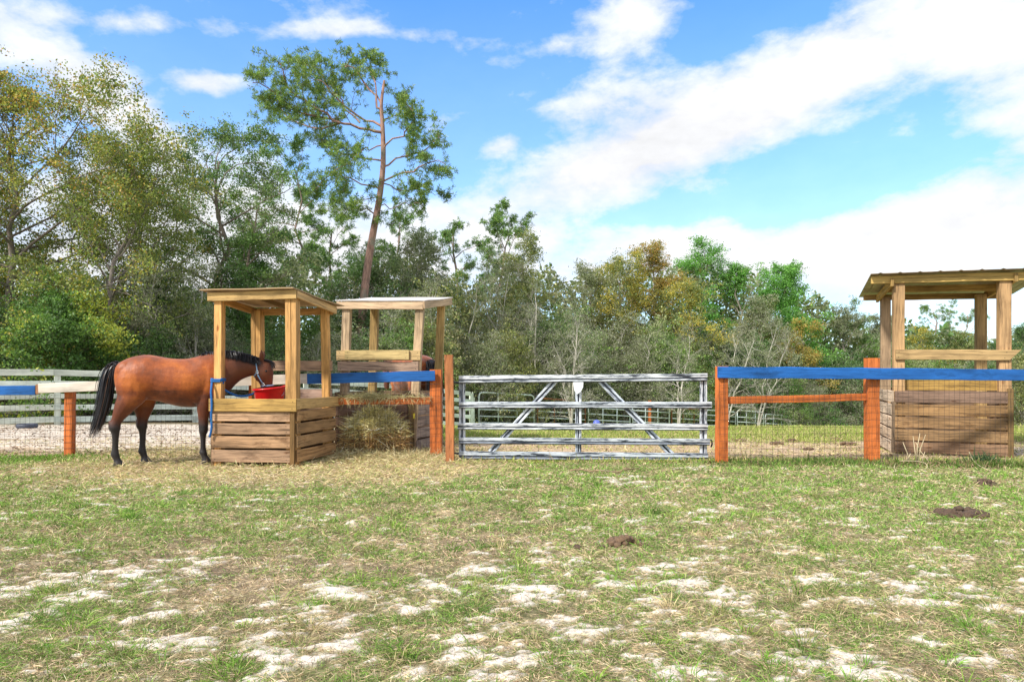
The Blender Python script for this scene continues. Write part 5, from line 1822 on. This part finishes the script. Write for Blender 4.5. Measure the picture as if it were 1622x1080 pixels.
# halter on the first horse (child, worn)
def halter():
    M = simple('pale_blue_webbing', (0.25, 0.42, 0.60), 0.6, 0, 80, .25, 0.1)
    def ringpath(c, h, w, tilt, k=28):
        c = Vector(c); a = Vector((math.cos(tilt), 0, math.sin(tilt)))
        return [c + a * h * math.cos(t_) + Vector((0, 1, 0)) * w * math.sin(t_) for t_ in [2 * math.pi * i / k for i in range(k + 1)]]
    mb = MB(1)
    loc = lambda *p: horse.matrix_world @ Vector(p)
    def strap(pts, r=0.0085):
        mb.tube([Rz @ Vector(p) + horse.location for p in pts], r, 6)
    Rz = Matrix.Rotation(H_ANG, 3, 'Z') @ Matrix.Diagonal((0.95, 1, 1))
    strap(ringpath((1.94, 0, 1.045), 0.092, 0.072, 0.1))                       # noseband
    for sy in (-1, 1):
        strap([(1.80, 0.045 * sy, 1.415), (1.79, 0.090 * sy, 1.36), (1.80, 0.108 * sy, 1.28), (1.815, 0.112 * sy, 1.19), (1.86, 0.098 * sy, 1.11), (1.90, 0.080 * sy, 1.05)])
    strap([(1.80, -0.047, 1.413), (1.79, 0, 1.43), (1.80, 0.047, 1.413)])
    strap([(1.805, -0.112, 1.24), (1.77, -0.08, 1.19), (1.755, 0, 1.17), (1.77, 0.08, 1.19), (1.805, 0.112, 1.24)])  # throat
    o = mb.build('halter', M, horse, True)
    mb = MB(2)
    for p, r in (((1.808, -0.118, 1.235), 0.019), ((1.89, -0.088, 1.065), 0.017)):
        c = Rz @ Vector(p) + horse.location
        mb.tube([c + Vector((math.cos(a) * r, -0.006, math.sin(a) * r)) for a in [2 * math.pi * i / 12 for i in range(13)]], 0.0045, 6)
    b_ = mb.build('buckle', simple('steel', (0.6, 0.6, 0.58), 0.3, 0.9, 8, .1, 0), None, True)
    b_.parent = o
    b_.matrix_parent_inverse = Matrix()
    # keep it where it was built
    b_.matrix_parent_inverse = (Matrix.LocRotScale(horse.location, horse.rotation_euler, horse.scale) @ o.matrix_parent_inverse).inverted() @ Matrix()


halter()


# lead rope
def rope():
    def ropemat():
        m, t, b = mat('blue_rope')
        uv = t.new('ShaderNodeTexCoord').outputs['UV']
        wv = t.new('ShaderNodeTexWave'); wv.inputs['Scale'].default_value = 14
        t.l.new(t.mapping(uv, scale=(1, 3.3, 1)), wv.inputs[0])
        wv.bands_direction = 'DIAGONAL'
        t.put(b.inputs['Base Color'], t.ramp(wv.outputs['Fac'], [(0.1, (0.01, 0.08, 0.28)), (0.6, (0.02, 0.19, 0.55))]))
        b.inputs['Roughness'].default_value = 0.7
        t.put(b.inputs['Normal'], t.bump(wv.outputs['Fac'], 0.6, 0.004))
        return m
    M = ropemat()
    mb = MB(5); r = 0.0145
    Rz = Matrix.Rotation(H_ANG, 3, 'Z') @ Matrix.Diagonal((0.95, 1, 1))
    hd = Rz @ Vector((1.86, -0.06, 0.99)) + horse.location
    FLp = Vector((-3.99, 9.10, 0)); cx, cy = FLp.x + 0.055, FLp.y + 0.048
    zl = z_at(604, 9.1)
    pts = [hd, P(404, 622, 9.42), P(392, 626.5, 9.38), P(377, 627, 9.30), P(362, 621, 9.22), P(351, 613, 9.16), Vector((cx + .075, cy - .02, zl - .01))]
    pts = [Vector(p) for p in smooth_path(np.array([p[:] for p in pts]), 5)]
    mb.tube(pts, r, 8)
    s_ = 0.068
    for k, dz in enumerate((0.0, 0.022)):
        loop = [(s_, -s_), (-s_, -s_), (-s_, s_), (s_, s_), (s_, -s_)]
        lp = []
        for i in range(4):
            a, b = loop[i], loop[i + 1]
            for q in (0.08, 0.5, 0.92): lp.append(Vector((cx + a[0] + (b[0] - a[0]) * q, cy + a[1] + (b[1] - a[1]) * q, zl + dz + (0.01 if i % 2 else 0))))
        lp.append(lp[0])
        mb.tube(lp, r * 0.95, 8, cap=False)
    # tail end hanging beside the box
    tp = [Vector((cx - .068, cy - .04, zl + .01)), P(335.2, 612, 9.05), P(334.5, 622, 9.03), P(335.5, 640, 9.02), P(334.8, 660, 9.02), P(335.2, 678, 9.02), P(332.2, 692, 9.03)]
    tp = [Vector(p) for p in smooth_path(np.array([p[:] for p in tp]), 4)]
    mb.tube(tp, r, 8)
    tp = [P(331, 607, 9.04), P(332.6, 619, 9.00), P(331.7, 635, 9.0), P(332.0, 650, 9.0)]
    tag(mb.build('lead_rope', M, None, True), 'blue lead rope tied round the corner post and running to the halter', 'rope')


rope()


# red bucket
def bucket():
    prof_o = [(r_ * 1.08, 0.69 + (z_ - 0.69) * 1.14) for r_, z_ in [(0.0, 0.69), (0.15, 0.69), (0.160, 0.70), (0.192, 0.955), (0.196, 0.96), (0.212, 0.963), (0.216, 0.975), (0.212, 0.985), (0.196, 0.986), (0.188, 0.975), (0.152, 0.72), (0.0, 0.715)]]
    k = 40; V = []; Fc = []
    cx, cy = gx(427, 9.5), 9.5
    for i, (r, z) in enumerate(prof_o):
        for j in range(k):
            a = 2 * math.pi * j / k
            # flat-backed: rim rises at the back right, dips at the front left
            tilt = 0.020 * math.cos(a - 0.6) * (z - 0.69) / 0.29
            V.append((cx + r * math.cos(a), cy + min(r * math.sin(a), 0.17), z + tilt))
    n = len(prof_o)
    for i in range(n - 1):
        for j in range(k):
            j2 = (j + 1) % k
            Fc.append((i * k + j, i * k + j2, (i + 1) * k + j2, (i + 1) * k + j))
    me = bpy.data.meshes.new('feed_bucket'); me.from_pydata(V, [], Fc)
    m = simple('red_plastic', (0.62, 0.010, 0.012), 0.32, 0, 12, .15, 0.02)
    root = empty('feed_bucket', (cx, cy, 0.69))
    tag(root, 'red plastic feed bucket with the horse muzzle in it, inside the front stand', 'bucket')
    link('tub', me, m, root, True)
    mb = MB(4)
    mb.tube([(cx + 0.21 * math.cos(a), cy - 0.02 + 0.05 * math.sin(a * 2), 0.965 - 0.10 * abs(math.sin(a)) ** .7) for a in [math.pi + math.pi * i / 14 for i in range(15)]], 0.004, 6)
    mb.build('bail', simple('wire_bail', (0.4, 0.4, 0.4), 0.4, 0.8), root, True)


bucket()


# ------------------------------------------------------------------ hay bale and hay on the rail
def hay():
    rng = np.random.default_rng(17)
    cx, cy = gx(594, 10.3), 10.30
    R_, Hh = 0.43, 0.62
    # matted core
    k, n = 40, 14
    V, Q = [], []
    for i in range(n + 1):
        q = i / n
        for j in range(k):
            a = 2 * math.pi * j / k
            r = R_ * (1.0 - 0.10 * (1 - q) ** 3) * (1 - max(0, q - 0.25) ** 2.2 * 1.55) * (1 + 0.05 * math.sin(3 * a + i)) if q < 1 else 0.02
            r = max(0.02, r * (0.93 + 0.1 * vn(np.array([a * 2.0]), np.array([q * 5.0]), 8)[0]))
            V.append((cx + r * math.cos(a), cy + r * 0.50 * math.sin(a), -0.02 + Hh * (1 - (1 - q) ** 1.25)))
    for i in range(n):
        for j in range(k):
            j2 = (j + 1) % k
            Q.append((i * k + j, i * k + j2, (i + 1) * k + j2, (i + 1) * k + j))
    me = quads_mesh('hay_core', np.array(V), np.array(Q), np.tile((0.34, 0.24, 0.10), (len(V), 1)))
    root = empty('hay_bale', (cx, cy, 0))
    tag(root, 'loose round bale of greenish hay behind the wire, in front of the rear stand', 'hay bale')
    link('packed_hay', me, M_straw, root, True)
    V = np.array(V)
    N = 30000
    i = rng.integers(0, len(V), N)
    Pb = V[i] + rng.normal(size=(N, 3)) * np.array([0.03, 0.03, 0.02])
    u = np.clip(Pb[:, 2] / Hh, 0, 1)
    nrm = Pb - np.array([cx, cy, Hh * 0.35]); nrm /= np.linalg.norm(nrm, axis=1)[:, None]
    D = rng.normal(size=(N, 3)) * np.array([1, 1, 0.75]) + nrm * 0.35
    green = np.clip((u - 0.30) * 2.5, 0, 1)[:, None]
    A = pick(rng, [(0.70, 0.46, 0.18), (0.46, 0.28, 0.11), (0.80, 0.60, 0.28), (0.24, 0.14, 0.06)], N, .3)
    B = pick(rng, [(0.80, 0.72, 0.34), (0.66, 0.60, 0.26), (0.88, 0.82, 0.52), (0.42, 0.38, 0.15)], N, .3)
    sel = (rng.random((N, 1)) < green)
    c = np.where(sel, B, A)
    L = rng.gamma(4, 0.026, N)
    bend = rng.normal(size=(N, 3)) * 0.02; bend[:, 2] -= 0.015
    VV, QQ, CC = kites(Pb, D, L, 0.008, c, bend, rng)
    link('loose_hay', quads_mesh('loose_hay', VV, QQ, CC), M_straw, root)
    # apron of fallen hay
    N = 16000
    X = rng.normal(size=N) * 0.75 + cx; Y = cy - 0.25 + rng.normal(size=N) * 0.32
    D = rng.normal(size=(N, 3)) * np.array([1, 1, 0.35]); D[:, 2] = abs(D[:, 2])
    Z = land(X, Y) + 0.005 + abs(rng.normal(size=N)) * 0.035 * np.exp(-((X - cx) / .8) ** 2)
    VV, QQ, CC = kites(np.stack([X, Y, Z], 1), D, rng.gamma(4, 0.024, N), 0.006, pick(rng, [(0.56, 0.50, 0.27), (0.44, 0.42, 0.20), (0.62, 0.56, 0.34), (0.36, 0.27, 0.13)], N), None, rng)
    o = link('fallen_hay', quads_mesh('fallen_hay', VV, QQ, CC), M_straw); o['kind'] = 'stuff'
    # wisps on the lower rail
    N = 3600
    t_ = np.clip(np.where(rng.random(N) < 0.7, rng.normal(size=N) * 0.13 + 0.32, rng.uniform(0, 1, N)), 0, 1)
    a, b = np.array(P(540, 629.5, 9.96)[:]), np.array(P(680, 629.5, 10.02)[:])
    Pb = a + (b - a) * t_[:, None] + rng.normal(size=(N, 3)) * np.array([0.01, 0.018, 0.006]) + np.array([0, 0, 0.006]) + np.abs(rng.normal(size=(N, 1))) * np.array([0, 0, 0.022]) * np.exp(-((t_ - .35) / .2) ** 2)[:, None]
    D = rng.normal(size=(N, 3)) * np.array([1, 0.7, 0.4])
    hang = rng.random(N) < 0.22
    D[hang] = rng.normal(size=(hang.sum(), 3)) * np.array([.4, .25, .3]) + np.array([0, -0.25, -0.9])
    VV, QQ, CC = kites(Pb, D, rng.gamma(4, 0.022, N), 0.005, pick(rng, [(0.60, 0.56, 0.33), (0.50, 0.47, 0.24), (0.40, 0.36, 0.16)], N), None, rng)
    o = link('hay_wisps', quads_mesh('hay_wisps', VV, QQ, CC), M_straw); o['kind'] = 'stuff'


hay()


# ------------------------------------------------------------------ manure piles, stick, stalks, pan, weeds
M_dung = simple('manure', (0.10, 0.062, 0.038), 0.9, 0, 60, .5, 0.8)
M_dung2 = simple('dry_manure', (0.17, 0.105, 0.06), 0.95, 0, 60, .5, 0.8)


def pile(px, py, d, w, h, n, seed, label, m=None, group=None):
    rr = random.Random(seed)
    cx = gx(px, d); g = gz(cx, d)
    bm = bmesh.new()
    for i in range(n):
        a = rr.uniform(0, 6.28); q = math.sqrt(rr.random())
        r = rr.uniform(0.020, 0.034) * (w / 0.2) ** 0.25
        x = cx + math.cos(a) * q * w / 2; y = d + math.sin(a) * q * w * 0.33
        z = g + r * 0.55 + max(0, 1 - q) * h * rr.random()
        mt = Matrix.Translation((x, y, z)) @ Matrix.Rotation(rr.uniform(0, 3), 4, 'Z') @ Matrix.Diagonal((r * rr.uniform(.8, 1.4), r, r * rr.uniform(.6, .9), 1))
        ret = bmesh.ops.create_icosphere(bm, subdivisions=2, radius=1.0, matrix=mt)
        for v in ret['verts']:
            v.co += Vector((rr.uniform(-1, 1), rr.uniform(-1, 1), rr.uniform(-1, 1))) * r * 0.16
    me = bpy.data.meshes.new('manure_pile'); bm.to_mesh(me); bm.free()
    tag(link('manure_pile', me, m or M_dung, None, True), label, 'manure pile', group)


pile(990, 861, 4.92, 0.24, 0.05, 30, 1, 'crumbly light brown manure pile in the grass before the gate', M_dung2)
pile(950, 866, 4.82, 0.05, 0.012, 4, 2, 'small dark dropping just left of the light brown manure pile')
pile(916, 868, 4.79, 0.06, 0.012, 5, 3, 'small dropping farthest left of the light brown manure pile')
pile(1523, 816, 5.88, 0.42, 0.06, 58, 4, 'largest dark manure pile on the grass in the right foreground')
pile(1563, 768, 7.47, 0.22, 0.07, 26, 5, 'small black manure pile in front of the right shelter')
for i, (px, py, w, lb) in enumerate([(1232, 706, 0.24, 'brown manure clod heap in the dirt below the left half of the short orange rail'), (1280, 714, 0.14, 'small manure clod nearest the wire below the middle of the orange rail'),
        (1340, 706, 0.34, 'widest manure clod heap, left of the foot of the second orange post'), (1170, 700, 0.14, 'small dark clod just right of the first orange post in the dirt'),
        (1350, 731, 0.16, 'manure clod at the foot of the wire beside the second orange post'), (1256, 700, .2, 'manure clods just behind the heap below the left half of the orange rail'),
        (1325, 696, .2, 'farthest manure clods on the green edge of the dirt by the second orange post')]):
    d = EYE * F / (py - HY)
    pile(px, py, d, w, 0.035, 16, 30 + i, lb, M_dung2, 'manure clods behind the right fence')

rr = random.Random(9)
mb = MB(6)
pts = [P(902, 749, 8.36), P(918, 748, 8.4), P(935, 751, 8.3), P(950, 752, 8.27), P(978, 753, 8.2), P(995, 748, 8.35), P(1012, 743, 8.5)]
pts = [Vector((p.x, p.y, gz(p.x, p.y) + 0.03 + 0.01 * (i % 2))) for i, p in enumerate(pts)]
mb.tube(pts, [0.010, 0.009, 0.008, 0.008, 0.009, 0.008, 0.004], 6, (0.33, 0.22, 0.13))
mb.tube([pts[4], pts[4] + Vector((0.12, .1, .03)), pts[4] + Vector((0.24, .12, .02))], [0.006, .005, .003], 5, (0.33, 0.22, 0.13))
tag(mb.build('stick', M_bark, None, True), 'thin crooked dead stick lying on the grass in front of the gate', 'stick')

mb = MB(7)
STW = (0.58, 0.48, 0.30)
def stalk(a, b, c=None, r=0.007):
    q = [Vector(a), (Vector(a) + Vector(b)) / 2 + Vector((rr.uniform(-.02, .02), 0, rr.uniform(-.01, .02))), Vector(b)]
    if c: q.append(Vector(c))
    mb.tube(q, [r] * (len(q) - 1) + [r * .4], 5, STW)
for a, b in (((1452, 735), (1446, 690)), ((1452, 735), (1457, 686)), ((1454, 735), (1466, 688)), ((1440, 733), (1430, 700)), ((1478, 742), (1456, 712)), ((1462, 735), (1465, 715)), ((1436, 728), (1442, 718)), ((1456, 712), (1450, 700))):
    stalk(P(*a, 9.0), P(*b, 8.98))
tag(mb.build('dry_stalks', M_bark, None, True), 'upright dead straw-coloured stalks in front of the planks of the right shelter', 'dead plant')
mb = MB(8)
vine = [P(1418, 735, 8.9), P(1417, 744, 8.6), P(1432, 748, 8.5), P(1452, 748, 8.45), P(1468, 742, 8.6), P(1464, 734, 8.9), P(1445, 731, 8.95), P(1425, 731, 9.0)]
vine = smooth_path(np.array([p[:] for p in vine]), 4)
mb.tube([Vector(p) + Vector((0, 0, .01)) for p in vine], 0.006, 5, STW)
v2 = smooth_path(np.array([P(*a)[:] for a in ((1535, 716, 9.0), (1541, 728, 9.0), (1552, 738, 8.8), (1575, 748, 8.4))]), 4)
mb.tube([Vector(p) for p in v2], 0.006, 5, STW)
tag(mb.build('dead_vine', M_bark, None, True), 'dead vine curling over the ground under the blue rail', 'dead plant')


def weeds(px, d, w, h, n, pal, seed, label, kind='weed_clump'):
    rng = np.random.default_rng(seed)
    cx = gx(px, d)
    X = cx + rng.normal(size=n) * w * .4; Y = d + rng.normal(size=n) * w * .18
    D = rng.normal(size=(n, 3)) * np.array([0.7, 0.5, 0.3]) + np.array([0, 0, 0.8])
    V, Q, C_ = kites(np.stack([X, Y, land(X, Y) + rng.uniform(0, h * .35, n)], 1), D, rng.gamma(5, h / 7, n), 0.012, pick(rng, pal, n), rng.normal(size=(n, 3)) * .015, rng)
    o = link(kind, quads_mesh(kind, V, Q, C_), M_blade)
    tag(o, label, 'weeds')


WG = [(0.10, 0.20, 0.03), (0.15, 0.26, 0.05), (0.08, 0.14, 0.03), (0.25, 0.24, 0.10)]
weeds(1455, 9.0, 0.75, 0.07, 1500, WG + [(0.36, 0.28, 0.16), (0.24, 0.17, 0.1)], 1, 'low green weeds round the dead stalks')
weeds(1545, 9.0, 0.6, 0.075, 1500, WG + [(0.36, 0.28, 0.16), (0.24, 0.17, 0.1)], 2, 'low green weeds under the blue rail right of the dead stalks')
weeds(1556, 9.15, 0.22, 0.14, 400, [(0.05, 0.10, 0.045), (0.07, 0.13, 0.05)], 3, 'dark bushy weed by the right end of the shelter planks')
weeds(1200, 9.0, 1.1, 0.06, 1500, WG + [(0.2, 0.15, 0.08)], 4, 'strip of weeds at the foot of the wire right of the gate post')
weeds(1310, 9.15, 0.8, 0.07, 1300, WG, 5, 'strip of weeds at the foot of the wire left of the second orange post')
weeds(1610, 8.9, 0.5, 0.09, 900, WG, 6, 'weeds at the right edge of the grass under the blue rail')
weeds(60, 9.6, 1.6, 0.06, 2200, [(0.13, 0.27, 0.03), (0.18, 0.32, 0.05)], 7, 'bright low weeds at the foot of the leftmost orange post')

# rubber feed pan by the white fence
k = 28
pcx, pcy = gx(43, 15.2), 15.2
V = []; Fc = []
prof = [(0.0, 0.03), (0.15, 0.03), (0.17, 0.09), (0.19, 0.10), (0.205, 0.085), (0.205, 0.03), (0.19, 0.0)]
for r, z in prof:
    for j in range(k):
        a = 2 * math.pi * j / k
        V.append((pcx + r * math.cos(a), pcy + r * math.sin(a), z + gz(pcx, pcy)))
for i in range(len(prof) - 1):
    for j in range(k):
        Fc.append((i * k + j, i * k + (j + 1) % k, (i + 1) * k + (j + 1) % k, (i + 1) * k + j))
me = bpy.data.meshes.new('feed_pan'); me.from_pydata(V, [], Fc)
tag(link('feed_pan', me, simple('dark_rubber', (0.06, 0.07, 0.10), 0.5, 0, 20, .3, 0), None, True), 'round dark rubber feed pan on the sand by the white fence', 'pan')
